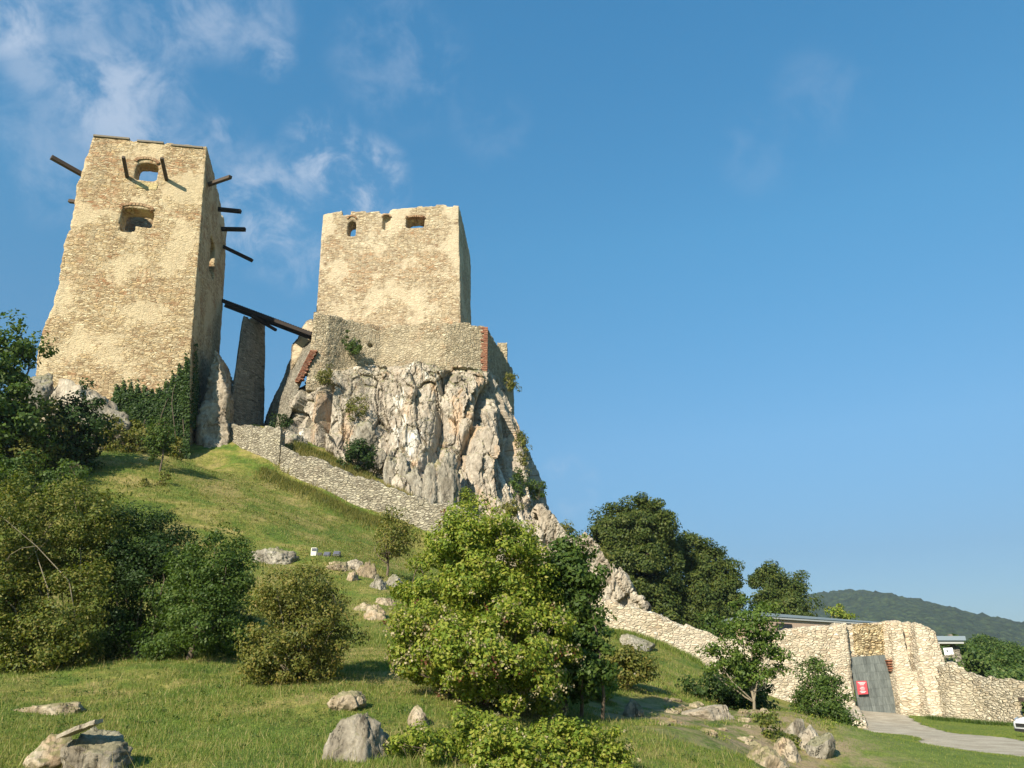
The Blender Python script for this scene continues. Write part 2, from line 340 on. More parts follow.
M['leaf_lime'] = leaf_mat('yellow_green_leaves', [(.065, .11, .010), (.145, .205, .020), (.25, .28, .035), (.33, .29, .06)])
M['leaf_mid'] = leaf_mat('mid_green_leaves', [(.032, .062, .012), (.065, .110, .018), (.115, .155, .028)])
M['leaf_olive'] = leaf_mat('olive_leaves', [(.055, .075, .014), (.115, .130, .024), (.19, .185, .038), (.25, .18, .05)])
M['leaf_dull'] = leaf_mat('dull_hedge_leaves', [(.040, .062, .012), (.080, .110, .018), (.140, .160, .028), (.19, .16, .045)])
M['leaf_far'] = leaf_mat('oak_leaves', [(.030, .055, .012), (.070, .100, .018), (.130, .140, .028)])
M['leaf_ivy'] = leaf_mat('ivy_leaves', [(.020, .045, .010), (.040, .080, .015), (.085, .125, .022)])
M['leaf_wood'] = leaf_mat('woodland_leaves', [(.035, .070, .016), (.075, .125, .026), (.14, .17, .042)])
M['leaf_thicket'] = leaf_mat('thicket_leaves', [(.045, .070, .012), (.095, .125, .020), (.165, .175, .030), (.24, .19, .05)])
M['leaf_young'] = leaf_mat('young_tree_leaves', [(.045, .085, .014), (.09, .145, .022), (.15, .19, .034)])
M['seed'] = leaf_mat('fluffy_seedheads', [(.34, .27, .15), (.44, .37, .22)], .3)
M['red_leaf'] = leaf_mat('reddish_leaves', [(.10, .035, .02), (.16, .07, .03)], .3)
M['grass'] = leaf_mat('grass_blades', [(.060, .110, .014), (.105, .165, .022), (.17, .205, .036), (.32, .27, .095)], .3)
M['dry'] = leaf_mat('dry_grass', [(.15, .16, .04), (.30, .25, .09), (.42, .34, .15)], .3)
def bark_mat(name, c):
    m, nt, b = newmat(name); t = N(nt, 'ShaderNodeNewGeometry').outputs['Position']
    n1 = noise(nt, N(nt, 'ShaderNodeMapping', {'Vector': t, 'Scale': (12, 12, 2.5)}).outputs[0], 1.5, 5.0, .7)
    nt.links.new(mixc(nt, n1, tuple(x * .45 for x in c), tuple(x * 1.5 for x in c)), b.inputs['Base Color'])
    bp = N(nt, 'ShaderNodeBump', {'Strength': .8, 'Distance': .03, 'Height': n1}); nt.links.new(bp.outputs[0], b.inputs['Normal']); return m
M['bark'] = bark_mat('brown_bark', (.13, .10, .07)); M['bark_pale'] = bark_mat('pale_bark', (.24, .20, .14))
M['timber'] = bark_mat('weathered_timber', (.085, .065, .05)); M['timber_dark'] = bark_mat('dark_timber', (.035, .028, .024)); M['timber_grey'] = bark_mat('grey_timber', (.20, .17, .13))
def plain(name, c, rough=.6, metal=0.0, var=.15, sc=3.0):
    m, nt, b = newmat(name); t = N(nt, 'ShaderNodeNewGeometry').outputs['Position']; n = noise(nt, t, sc, 5.0, .65)
    nt.links.new(mixc(nt, n, tuple(x * (1 - var) for x in c), tuple(min(x * (1 + var), 1) for x in c)), b.inputs['Base Color'])
    b.inputs['Roughness'].default_value = rough; b.inputs['Metallic'].default_value = metal; b.inputs['Specular IOR Level'].default_value = .4; return m

# ground
def ground_mat():
    m, nt, b = newmat('grassy_ground'); g = N(nt, 'ShaderNodeNewGeometry'); t = g.outputs['Position']
    n1 = noise(nt, t, .35, 6.0, .65, .4); n2 = noise(nt, t, 2.6, 6.0, .7); n3 = noise(nt, t, 14.0, 4.0, .7)
    col = ramp(nt, n1, [(.34, (.065, .11, .017)), (.44, (.105, .145, .025)), (.52, (.185, .18, .045)), (.61, (.28, .225, .09))])
    col = mixc(nt, .75, col, mixc(nt, smap(nt, n2, .3, .7), (.55, .6, .5), (1.35, 1.3, 1.2)), 'MULTIPLY')
    col = mixc(nt, .6, col, mixc(nt, smap(nt, n3, .3, .7), (.5, .55, .45), (1.4, 1.35, 1.3)), 'MULTIPLY')
    at = N(nt, 'ShaderNodeAttribute', attribute_name='lawn').outputs['Fac']
    lawn = mixc(nt, smap(nt, n2, .3, .7), (.085, .125, .022), (.145, .185, .038)); lawn = mixc(nt, .6, lawn, mixc(nt, smap(nt, n3, .3, .7), (.6, .65, .5), (1.35, 1.3, 1.3)), 'MULTIPLY')
    col = mixc(nt, at, col, lawn)
    ea = N(nt, 'ShaderNodeAttribute', attribute_name='earth').outputs['Fac']
    ef = math_(nt, 'MULTIPLY', ea, smap(nt, noise(nt, t, 1.4, 6.0, .7), .38, .62), clamp=True)
    col = mixc(nt, ef, col, mixc(nt, n3, (.20, .14, .08), (.36, .28, .17)))
    nt.links.new(col, b.inputs['Base Color']); b.inputs['Roughness'].default_value = 1.0
    bp = N(nt, 'ShaderNodeBump', {'Strength': .8, 'Distance': .12, 'Height': math_(nt, 'ADD', n2, math_(nt, 'MULTIPLY', n3, .6))}); nt.links.new(bp.outputs[0], b.inputs['Normal']); return m
M['ground'] = ground_mat()

# ------------------------------------------------------------------ terrain
ctl = [(p[0], p[1], p[2]) for p in (P(*q) for q in (
    (0, 768, 12), (150, 768, 12), (300, 768, 12), (450, 768, 12), (600, 768, 13), (720, 768, 15), (790, 768, 18),
    (0, 710, 16), (100, 700, 17), (230, 700, 17), (0, 665, 22), (100, 666, 21), (190, 664, 21), (300, 690, 17.5), (270, 655, 24), (400, 690, 19), (330, 600, 31), (400, 640, 25), (480, 700, 18),
    (320, 556, 38), (380, 592, 33), (270, 558, 37.5), (200, 500, 43), (240, 512, 42), (120, 470, 45), (60, 490, 40), (0, 500, 38),
    (110, 455, 48), (160, 455, 50), (205, 468, 54), (245, 468, 54.5), (283, 483, 53.7), (350, 513, 52), (330, 530, 46), (420, 552, 49.5), (520, 600, 47.5), (593, 634, 46.5), (622, 637, 46.3), (654, 646, 46.3), (685, 658, 46.5), (700, 665, 46.7),
    (640, 665, 36), (600, 660, 33), (620, 690, 25), (670, 690, 27), (620, 720, 19.5), (560, 735, 17), (680, 735, 17.5), (710, 712, 23), (760, 718, 25), (745, 745, 18.5), (790, 712, 23.5),
    (787, 709, 46.5), (840, 716, 47.5), (878, 714, 48.5), (905, 716, 47.5), (945, 722, 44.8), (968, 723.5, 44.3), (1015, 727, 41.5), (1024, 738, 32.4), (840, 741, 28), (860, 768, 19), (950, 750, 24.2), (1020, 768, 19.3), (920, 735, 33), (842, 731, 36), (866, 733, 35.5), (770, 730, 32),
    (300, 446, 58.0), (350, 466, 57.6), (392, 486, 56.8), (440, 506, 55.3), (250, 425, 62)))]
ctl += [(12, 58, 4.5), (6, 54.5, 7.6), (18, 60, 2.2), (25, 60, 1.0), (35, 60, 0), (40, 40, -.3), (-8, 6, .2), (0, -6, -.1), (12, 6, -.2), (28, 10, -.3), (-25, 5, .8), (-45, 20, 5), (-45, 45, 15), (-50, 60, 20), (-35, 75, 22), (-15, 75, 18), (0, 75, 12), (-28, 66, 20), (22, 22, -.1), (15, 17, 0.0), (12, 30, .2)]
ctl = np.array(ctl); cxy = ctl[:, :2]; cz = ctl[:, 2]
def phi(d2): return -np.sqrt(d2 + 1.0)
_K = phi(((cxy[:, None] - cxy[None]) ** 2).sum(-1)) - np.eye(len(ctl)) * .04
_A = np.zeros((len(ctl) + 1, len(ctl) + 1)); _A[:-1, :-1] = _K; _A[:-1, -1] = 1; _A[-1, :-1] = 1
_w = np.linalg.solve(_A, np.r_[cz, 0])
PATHC = np.array([XY(877, 714, 50.8), XY(881, 717, 47), XY(889, 722.5, 42), XY(905, 728, 37.6), XY(941, 733, 34), XY(983, 743.5, 28.8), XY(1022, 756.5, 24.5), (21.5, 17.5), (26, 8)])
PATHW = np.array([1.4, 1.5, 1.8, 1.95, 1.9, 1.8, 1.9, 2.0, 2.0])
def _path_dense():
    out = []; n = len(PATHC)
    for i in range(n - 1):
        a, b, c, d = PATHC[max(i - 1, 0)], PATHC[i], PATHC[i + 1], PATHC[min(i + 2, n - 1)]
        for t in np.linspace(0, 1, 24, endpoint=False):
            q = .5 * ((2 * b) + (-a + c) * t + (2 * a - 5 * b + 4 * c - d) * t * t + (-a + 3 * b - 3 * c + d) * t ** 3)
            out.append((q[0], q[1], PATHW[i] * (1 - t) + PATHW[i + 1] * t))
    return np.array(out)
PD = _path_dense()
def pathmask(x, y):
    d = np.full(len(x), 99.)
    for q in PD: d = np.minimum(d, np.hypot(x - q[0], y - q[1]) - q[2])
    return d
def gz(x, y):
    x = np.atleast_1d(np.asarray(x, float)); y = np.atleast_1d(np.asarray(y, float))
    z = np.zeros(len(x))
    for s in range(0, len(x), 20000):
        xs, ys = x[s:s + 20000], y[s:s + 20000]
        z[s:s + 20000] = phi((xs[:, None] - cxy[:, 0]) ** 2 + (ys[:, None] - cxy[:, 1]) ** 2) @ _w[:-1] + _w[-1]
    pts = np.c_[x, y, x * 0]
    flat = np.clip((x - 7.3 - (y - 20) * .42) / 2, 0, 1) * np.clip((52 - y) / 2, 0, 1)
    z = z + (fbm(pts * .35, 3, 4) * .16 + fbm(pts * 1.6, 2, 8) * .035) * (1 - flat * .85)
    r = np.hypot(x - 0, y - 40); f = np.clip((r - 70) / 120, 0, 1); f = f * f * (3 - 2 * f)
    far = -2.0 + fbm(pts * .01, 3, 2) * 4
    return z * (1 - f) + far * f
def g1(x, y): return float(gz(x, y)[0])
def hitY(px, py, ymin=8.0, ymax=75.0):
    d = raydir(px, py); Y = np.arange(ymin, ymax, .1); k = Y / d[1]; g = gz(d[0] * k, Y) - (CAMZ + d[2] * k); w = np.nonzero(g > 0)[0]
    return float(Y[w[0]]) if len(w) else None
def axis(lo, hi, step, far):
    a = np.arange(lo, hi + 1e-6, step); ext = [step]; 
    out = []; p = hi; s = step
    while p < far: s *= 1.22; p += s; out.append(p)
    neg = []; p = lo; s = step
    while p > -far: s *= 1.22; p -= s; neg.append(p)
    return np.r_[neg[::-1], a, out]
ax = axis(-44, 30, .3, 2600); ay = axis(4, 66, .3, 2600)
gx, gy = np.meshgrid(ax, ay); gxf, gyf = gx.ravel(), gy.ravel(); gzf = gz(gxf, gyf)
pm = pathmask(gxf, gyf); gzf = gzf - .10 * np.clip(1 - pm / .35, 0, 1) * (pm < .35)
nx, ny = len(ax), len(ay)
idx = np.arange(nx * ny).reshape(ny, nx)
F = np.stack([idx[:-1, :-1], idx[:-1, 1:], idx[1:, 1:], idx[1:, :-1]], -1).reshape(-1, 4)
ground = npmesh('ground', np.c_[gxf, gyf, gzf], F, M['ground'], smooth=True); tag(ground, kind='structure')
def lawnf(x, y): return np.clip((x - 7.3 - np.maximum(y - 20, -3) * .42) / .6, 0, 1) * np.clip((60 - y) / 2, 0, 1)
kx, ky = XY(735, 735, 20)
def earthf(x, y): return np.maximum(np.clip(1.5 - np.hypot((x - kx) / 3.2, (y - 20.5) / 4.2), 0, 1), np.clip(1.6 - np.hypot((x - 7.2) / 1.5, (y - 21.5) / 3.5), 0, 1))
for nm, val in (('lawn', lawnf(gxf, gyf)), ('earth', earthf(gxf, gyf))):
    a = ground.data.attributes.new(nm, 'FLOAT', 'POINT'); a.data.foreach_set('value', val.astype(np.float32))
# path sheet
m, nt, b = newmat('gravel'); t = N(nt, 'ShaderNodeNewGeometry').outputs['Position']
n1 = noise(nt, t, 22.0, 4.0, .7); n2 = noise(nt, t, 1.0, 4.0)
nt.links.new(mixc(nt, .6, mixc(nt, smap(nt, n2, .3, .7), (.30, .255, .19), (.43, .375, .29)), mixc(nt, smap(nt, n1, .3, .7), (.6, .6, .6), (1.4, 1.38, 1.3)), 'MULTIPLY'), b.inputs['Base Color'])
bp = N(nt, 'ShaderNodeBump', {'Strength': .7, 'Distance': .04, 'Height': n1}); nt.links.new(bp.outputs[0], b.inputs['Normal']); M['gravel'] = m
tan = np.gradient(PD[:, :2], axis=0); tan /= np.linalg.norm(tan, axis=1)[:, None]; nor = np.c_[-tan[:, 1], tan[:, 0]]
K = 13; V = []
for i, q in enumerate(PD):
    for k in range(K):
        s = (k / (K - 1) * 2 - 1) * (q[2] + .22 * math.sin(i * .7 + (3 if k > 6 else 0)) * .5 + .12 * math.sin(i * 1.9 + k))
        V.append((q[0] + nor[i, 0] * s, q[1] + nor[i, 1] * s))
V = np.array(V); idx = np.arange(len(V)).reshape(-1, K)
edge = np.abs(np.tile(np.arange(K), len(PD)) / (K - 1) * 2 - 1)
F = np.stack([idx[:-1, :-1], idx[1:, :-1], idx[1:, 1:], idx[:-1, 1:]], -1).reshape(-1, 4)
tag(npmesh('path', np.c_[V, gz(V[:, 0], V[:, 1]) + .012 - .05 * (edge > .99)], F, M['gravel'], smooth=True), kind='structure')

# far wooded hill
def ridge(name, prof, Yf, depth, mat, amp=7):
    xs = np.linspace(prof[0][0], prof[-1][0], 420); zs = np.interp(xs, [p[0] for p in prof], [p[1] for p in prof])
    rows = 60; V = []
    for j in range(rows + 24):
        t = j / rows; tt = min(t, 1) if t <= 1 else 1 - (t - 1) * 2
        h = math.sin(max(tt, 0) * math.pi / 2) ** 1.1
        V.append(np.c_[xs, np.full(len(xs), Yf + depth * t), -8 + (zs + 8) * h])
    V = np.concatenate(V); V[:, 2] += (np.abs(fbm(V * .035, 4, 6)) * amp + fbm(V * .12, 3, 3) * amp * .55) * np.clip((V[:, 2] + 4) / 25, 0, 1)
    nxx = len(xs); idx = np.arange(len(V)).reshape(-1, nxx)
    F = np.stack([idx[:-1, :-1], idx[:-1, 1:], idx[1:, 1:], idx[1:, :-1]], -1).reshape(-1, 4)
    return tag(npmesh(name, V, F, mat, smooth=True), kind='structure')
m, nt, b = newmat('wooded_slope'); t = N(nt, 'ShaderNodeNewGeometry').outputs['Position']
vo = N(nt, 'ShaderNodeTexVoronoi', {'Vector': t, 'Scale': .11}, feature='F1')
nf = noise(nt, t, .05, 8.0, .75)
nt.links.new(mixc(nt, .7, mixc(nt, smap(nt, nf, .35, .65), (.022, .040, .014), (.050, .070, .022)), mixc(nt, smap(nt, vo.outputs['Distance'], .1, .8), (1.4, 1.4, 1.3), (.45, .5, .5)), 'MULTIPLY'), b.inputs['Base Color'])
bp = N(nt, 'ShaderNodeBump', {'Strength': 1.0, 'Distance': 9.0, 'Height': math_(nt, 'SUBTRACT', nf, math_(nt, 'MULTIPLY', vo.outputs['Distance'], .6))}); nt.links.new(bp.outputs[0], b.inputs['Normal']); M['hill'] = m
HY = 1500; hp = [(P(x, y, HY)[0], P(x, y, HY)[2] - 3) for x, y in ((560, 690), (650, 655), (740, 618), (800, 597), (828, 592), (850, 594), (880, 602), (910, 611), (940, 618), (985, 626), (1024, 630), (1150, 640), (1350, 660), (1500, 690))]
ridge('forested_hill', hp, 900, 600, M['hill'], 9)

# ------------------------------------------------------------------ vegetation builders
def rng_(s): return np.random.default_rng(s)
def leafquads(C, Nrm, size, r, aspect=.55):
    n = len(C); a = r.normal(size=(n, 3)); a -= (a * Nrm).sum(1)[:, None] * Nrm; a /= np.linalg.norm(a, axis=1)[:, None] + 1e-9
    b = np.cross(Nrm, a); s = size * r.uniform(.65, 1.3, n)[:, None]
    V = np.stack([C - a * s * .5, C + b * s * .5 * aspect + a * s * .05, C + a * s * .5, C - b * s * .5 * aspect + a * s * .05], 1).reshape(-1, 3)
    return V, np.arange(4 * n).reshape(-1, 4)
def blobpts(blobs, n, r, inner=.55):
    vol = np.array([b[3] * b[4] * b[5] for b in blobs]) ** .75; pick = r.choice(len(blobs), n, p=vol / vol.sum()); B = np.array(blobs)[pick]
    d = r.normal(size=(n, 3)); d /= np.linalg.norm(d, axis=1)[:, None]; rad = r.uniform(inner ** 2, 1.0, n) ** .5
    return B[:, :3] + d * B[:, 3:] * rad[:, None], d
def crown_pts(blobs, lumps, per, lr, r, inner=.55, floor=None, flat=.7):
    L, d = blobpts(blobs, lumps, r, inner); L += r.normal(size=L.shape) * lr * .35
    L += fbm(L * 1.3, 2, 77)[:, None] * d * lr * .8
    rr = lr * r.uniform(.6, 1.35, lumps)
    k = np.repeat(np.arange(lumps), per); q = r.normal(size=(len(k), 3)); q /= np.linalg.norm(q, axis=1)[:, None]; q0 = q.copy()
    q *= (r.uniform(.15, 1, len(k)) ** .5)[:, None]; q[:, 2] *= flat
    C = L[k] + q * rr[k][:, None]
    nn = q0 * .6 + d[k] * .4 + r.normal(size=C.shape) * .45 + np.array([0, 0, .25]); nn /= np.linalg.norm(nn, axis=1)[:, None]
    if floor is not None:
        ok = C[:, 2] > floor(C[:, 0], C[:, 1]) + .03; C, nn = C[ok], nn[ok]
    return C, nn, L
def tubes(lines, sides=6):
    V = []; F = []; o = 0
    for pts, rad in lines:
        pts = np.asarray(pts, float); n = len(pts); t = np.gradient(pts, axis=0); t /= np.linalg.norm(t, axis=1)[:, None] + 1e-9
        ref = np.where(np.abs(t[:, 2:3]) > .9, np.array([[1., 0, 0]]), np.array([[0, 0, 1.]])); u = np.cross(t, ref); u /= np.linalg.norm(u, axis=1)[:, None] + 1e-9; v = np.cross(t, u)
        ang = np.linspace(0, 2 * math.pi, sides, endpoint=False); rad = np.asarray(rad, float)
        ring = pts[:, None] + (u[:, None] * np.cos(ang)[None, :, None] + v[:, None] * np.sin(ang)[None, :, None]) * rad[:, None, None]
        V.append(ring.reshape(-1, 3))
        for i in range(n - 1):
            for k in range(sides): F.append((o + i * sides + k, o + i * sides + (k + 1) % sides, o + (i + 1) * sides + (k + 1) % sides, o + (i + 1) * sides + k))
        o += n * sides
    return np.concatenate(V), np.array(F)
def limb(a, b, r0, r1, r, bend=.12, n=6):
    a = np.asarray(a, float); b = np.asarray(b, float); L = np.linalg.norm(b - a); t = np.linspace(0, 1, n)[:, None]
    off = r.normal(size=3) * bend * L; p = a + (b - a) * t + np.sin(t * math.pi) * off + r.normal(size=(n, 3)) * .012 * L * (t * (1 - t) * 4)
    return p, np.linspace(r0, r1, n)
def d_out(C, bl):
    m_ = np.mean(np.array(bl)[:, :3], axis=0); v = C - m_ + np.array([0, -1.2, .3]); return v / (np.linalg.norm(v, axis=1)[:, None] + 1e-9)
def outer(C, bl, r, cnt):
    m_ = np.mean(np.array(bl)[:, :3], axis=0); k = r.choice(len(C), cnt * 6); v = C[k] - m_; return k[np.argsort(-(np.linalg.norm(v, axis=1) + v @ np.array([0, -1.4, -.25])))[:cnt * 2]][r.permutation(cnt * 2)[:cnt]]
def plant(name, label, cat, base, blobs, lumps, per, lr, leaf, mat, seed, stems=8, sr=.05, group=None, inner=.5, fork=.35, trunk=None, bark='bark', extra=None, aspect=.55, twigs=30, flat=.7, nofloor=False):
    """shrub or tree: base (x,y); blobs relative to ground point"""
    r = rng_(seed); bz = base[2] if len(base) > 2 else g1(base[0], base[1]); B = np.array([base[0], base[1], bz])
    t = thing(name, label, cat, B, group)
    bl = [(B[0] + b[0], B[1] + b[1], B[2] + b[2], b[3], b[4], b[5]) for b in blobs]
    C, nn, L = crown_pts(bl, lumps, per, lr, r, inner, None if nofloor else gz, flat)
    V, F = leafquads(C, nn, leaf, r, aspect)
    npmesh('crown', V, F, M[mat], t, loc=B)
    lines = []
    if trunk:
        top = B + np.array([trunk[1], trunk[2], trunk[0]]); p, rd = limb(B - [0, 0, .25], top, sr * 1.25, sr * .75, r, .04, 8); lines.append((p, rd)); st = top
        for i in range(stems):
            e = L[r.integers(len(L))]; lines.append(limb(p[-1 - (i % 4)], e, sr * .6, sr * .10, r, .1))
    else:
        for i in range(stems):
            e = L[r.integers(len(L))]; s0 = B + np.array([r.normal() * sr * 4, r.normal() * sr * 4, -.2])
            lines.append(limb(s0, e, sr, sr * .15, r, .1))
    for i in range(twigs):
        q = lines[r.integers(len(lines))][0]; s0 = q[r.integers(2, len(q))]; dd = np.linalg.norm(L - s0, axis=1); e = L[np.argsort(dd)[r.integers(min(8, len(L)))]]
        lines.append(limb(s0, e, sr * .28, sr * .06, r, .15, 4))
    V, F = tubes(lines); npmesh('trunk' if trunk else 'stems', V, F, M[bark], t, smooth=True, loc=B)
    if extra:
        for nm, mt, cnt, sz in extra:
            k = outer(C, bl, r, cnt); cc = np.repeat(C[k] + d_out(C[k], bl) * .12, 9, 0) + r.normal(size=(cnt * 9, 3)) * sz * .7; n3 = r.normal(size=cc.shape); n3 /= np.linalg.norm(n3, axis=1)[:, None]
            V, F = leafquads(cc, n3, sz, r, .8); npmesh(nm, V, F, M[mt], t, loc=B)['kind'] = 'stuff'
    return t
def fromimg(x0, x1, ytop, ybase, Y, extra_base=0):
    """centre X, ground z, width, height of something seen between these columns and rows at distance Y"""
    xm = (x0 + x1) / 2; b = P(xm, ybase, Y); g = g1(b[0], Y); top = P(xm, ytop, Y)[2]; w = (P(x1, (ytop + ybase) / 2, Y)[0] - P(x0, (ytop + ybase) / 2, Y)[0])
    return b[0], g, w, top - g
def tufts(name, X, Y, h, w, mat, r, lean=.35, z=None, zoff=0.0):
    n = len(X); Z = gz(X, Y) if z is None else z; a = r.uniform(0, 2 * math.pi, n); hh = h * r.uniform(.5, 1.3, n); ww = w * r.uniform(.7, 1.3, n)
    ca, sa = np.cos(a), np.sin(a); la = r.normal(size=(n, 2)) * lean * hh[:, None]
    V = np.empty((n, 3, 3)); V[:, 0] = np.c_[X - ca * ww, Y - sa * ww, Z - .02]; V[:, 1] = np.c_[X + ca * ww, Y + sa * ww, Z - .02]; V[:, 2] = np.c_[X + la[:, 0], Y + la[:, 1], Z + hh]
    return V.reshape(-1, 3), np.arange(3 * n).reshape(-1, 3)

# ------------------------------------------------------------------ rocks
_ico = None
def icos(level=5):
    global _ico
    if _ico is None:
        bm = bmesh.new(); bmesh.ops.create_icosphere(bm, subdivisions=level, radius=1.0)
        _ico = (np.array([v.co[:] for v in bm.verts]), np.array([[v.index for v in f.verts] for f in bm.faces])); bm.free()
    return _ico
def rockshape(size, seed, planes=14, rough=.06, fl=2.0):
    r = rng_(seed); D_, F = icos(); nr = r.normal(size=(planes, 3)); nr /= np.linalg.norm(nr, axis=1)[:, None]; dd = r.uniform(.62, 1.0, planes)
    c = D_ @ nr.T; rad = np.where(c > .05, dd / np.maximum(c, .05), 9).min(1); rad = np.minimum(rad, 1.15)
    V = D_ * rad[:, None]; s = seed * 3.1
    V = V * (1 + rough * 1.6 * fbm(V * fl + s, 4, seed) + rough * .9 * ridged(V * fl * 2.2 + s, 3, seed + 5))[:, None]
    f, g = facets(V + s, (1.8, 1.8, 1.8), seed, 1.2); f2, g2 = facets(V + s, (4.5, 4.5, 4.5), seed + 2, 1.2)
    V = V * (1 + min(rough, .07) * (f * 1.3 + f2 * .6 - .5 * np.clip(1 - g * 9, 0, 1)))[:, None]
    return V * np.array(size) / 2, F
def rock(name, label, c, size, seed, mat='rock', rz=0.0, tilt=0.0, group=None, planes=14, rough=.06, cat='rock', fl=2.0, point=0.0):
    V, F = rockshape(size, seed, planes, rough, fl)
    if point: V[:, :2] *= (1 - point * (V[:, 2:3] / size[2] + .35))
    ct, s_ = math.cos(tilt), math.sin(tilt); V = np.c_[V[:, 0] * ct + V[:, 2] * s_, V[:, 1], -V[:, 0] * s_ + V[:, 2] * ct]
    cr, sr = math.cos(rz), math.sin(rz); V = np.c_[V[:, 0] * cr - V[:, 1] * sr, V[:, 0] * sr + V[:, 1] * cr, V[:, 2]]
    o = npmesh(name, V, F, M[mat], None, smooth=True); o.location = tuple(map(float, c)); return tag(o, label, cat, group)
def rockimg(name, label, x0, x1, y0, y1, Y, seed, mat='rock', sink=.25, depth=1.0, snap=True, **kw):
    """rock filling this span; stands where the ground shows below it, sunk in"""
    if Y < 50.4 and snap:
        Y = hitY((x0 + x1) / 2, min(y1 - 1, 767)) or Y; sink = sink + .3; y0 = y0 + (y1 - y0) * (.12 if Y < 30 else .22)
    a = P(x0, (y0 + y1) / 2, Y); b = P(x1, (y0 + y1) / 2, Y); w = b[0] - a[0]; top = P((x0 + x1) / 2, y0, Y)[2]; bot = P((x0 + x1) / 2, y1, Y)[2]
    h = (top - bot) * (1 + sink); return rock(name, label, ((a[0] + b[0]) / 2, Y + w * depth * .2, top - h / 2), (w * 1.08, w * depth, h * 1.05), seed, mat, **kw)

# ------------------------------------------------------------------ cliff
lev = [  # z, front Y, back Y, XL, XR
    (2, 53.5, 86, -23, 9.5), (6, 54.6, 86, -22.5, 8.0), (9, 55.4, 86, -22, 5.6), (12, 56.2, 85, -21.6, 3.9), (15, 57.0, 85, -21.3, 2.6), (18, 57.7, 84, -21.2, 1.9),
    (21, 58.6, 84, -20.9, 1.3), (24, 59.4, 83, -19.9, .6), (27, 60.9, 82, -18.4, -.3), (28.6, 62.2, 81, -17.4, -1.2)]
lev = np.array(lev, float)
def cliff():
    nz_, na = 290, 1150
    zs = np.linspace(2, 28.2, nz_); th = np.linspace(0, 2 * math.pi, na, endpoint=False)
    td = np.linspace(0, 2 * math.pi, 40001); e_ = 2 / 4.5; qx = 11 * np.sign(np.cos(td)) * np.abs(np.cos(td)) ** e_; qy = 13 * np.sign(np.sin(td)) * np.abs(np.sin(td)) ** e_
    al = np.r_[0, np.cumsum(np.hypot(np.diff(qx), np.diff(qy)))]; th = np.interp(np.linspace(0, al[-1], na, endpoint=False), al, td)      # even spacing round the outline
    Z, T = np.meshgrid(zs, th, indexing='ij'); z = Z.ravel(); t = T.ravel()
    yf, yb, xl, xr = (np.interp(z, lev[:, 0], lev[:, i]) for i in (1, 2, 3, 4))
    cxx, cyy, a, b_ = (xl + xr) / 2, (yf + yb) / 2, (xr - xl) / 2, (yb - yf) / 2
    e = 2 / 4.5; ct, st = np.cos(t), np.sin(t); sx = np.sign(ct) * np.abs(ct) ** e; sy = np.sign(st) * np.abs(st) ** e
    x = cxx + a * sx; y = cyy + b_ * sy
    p = np.c_[x, y, z]; nn = np.c_[sx * np.abs(sx) ** 1.5 / a, sy * np.abs(sy) ** 1.5 / b_, x * 0]; nn /= np.linalg.norm(nn, axis=1)[:, None] + 1e-9
    q = p + np.c_[fbm(p * .3, 3, 31), fbm(p * .3, 3, 33), fbm(p * .3, 3, 35)] * np.array([.6, .6, 1.0])
    lean = np.c_[q[:, 0] + q[:, 2] * .20, q[:, 1], q[:, 2]]
    f1, g1_ = facets(lean, (.24, .24, .085), 3, 1.1); f2, g2_ = facets(lean + 7, (.58, .58, .14), 5, 1.2); f3, g3_ = facets(lean + 3, (1.5, 1.5, .42), 8, 1.2); f4, g4_ = facets(q, (3.6, 3.6, 1.4), 9, 1.0)
    d = f1 * 1.8 + f2 * .42 + f3 * .16 + f4 * .06 + ridged(p * np.array([.9, .9, .35]), 4, 9) * .22 + fbm(p * 3.1, 3, 2) * .07 - .35
    d -= .20 * np.clip(1 - g2_ * 14, 0, 1) + .08 * np.clip(1 - g3_ * 10, 0, 1) + .14 * np.clip(1 - np.abs(fbm(q * np.array([.7, .7, .12]), 3, 88)) * 14, 0, 1)
    # the big slanting cleft and the hollow beside it
    xc = -3.2 + (z - 20) * .30; g = np.exp(-((x - xc) / .55) ** 2) * np.clip((z - 14) / 3, 0, 1) * np.clip((27 - z) / 2, 0, 1); d -= 1.5 * g * (y < 70)
    xc2 = -6.0 + (z - 20) * .10 + np.sin(z * .7) * .3; g = np.exp(-((x - xc2) / .5) ** 2) * np.clip((z - 16) / 3, 0, 1) * np.clip((29 - z) / 2, 0, 1); d -= 1.2 * g * (y < 70)
    xc3 = -15.4 + (z - 20) * -.05; g = np.exp(-((x - xc3) / .35) ** 2) * np.clip((26.5 - z) / 2, 0, 1); d -= 1.3 * g * (y < 70)
    d -= .9 * np.exp(-((x + 4.6) / 1.4) ** 2) * (z > 14) * (z < 28) * (y < 70)
    d *= np.clip((30.0 - z) / 3, .25, 1)
    p = p + nn * d[:, None]; p[:, 2] += fbm(p * .5, 3, 6) * .5 * (z > 3) * (z < 30)
    idx = np.arange(nz_ * na).reshape(nz_, na); nxt = np.roll(idx, -1, 1)
    F = np.stack([idx[:-1], nxt[:-1], nxt[1:], idx[1:]], -1).reshape(-1, 4)
    o = npmesh('cliff', p, F, M['cliff'], smooth=True); o.data.polygons.foreach_set('use_smooth', np.zeros(len(F), bool))
    return tag(o, kind='structure')
cliff()

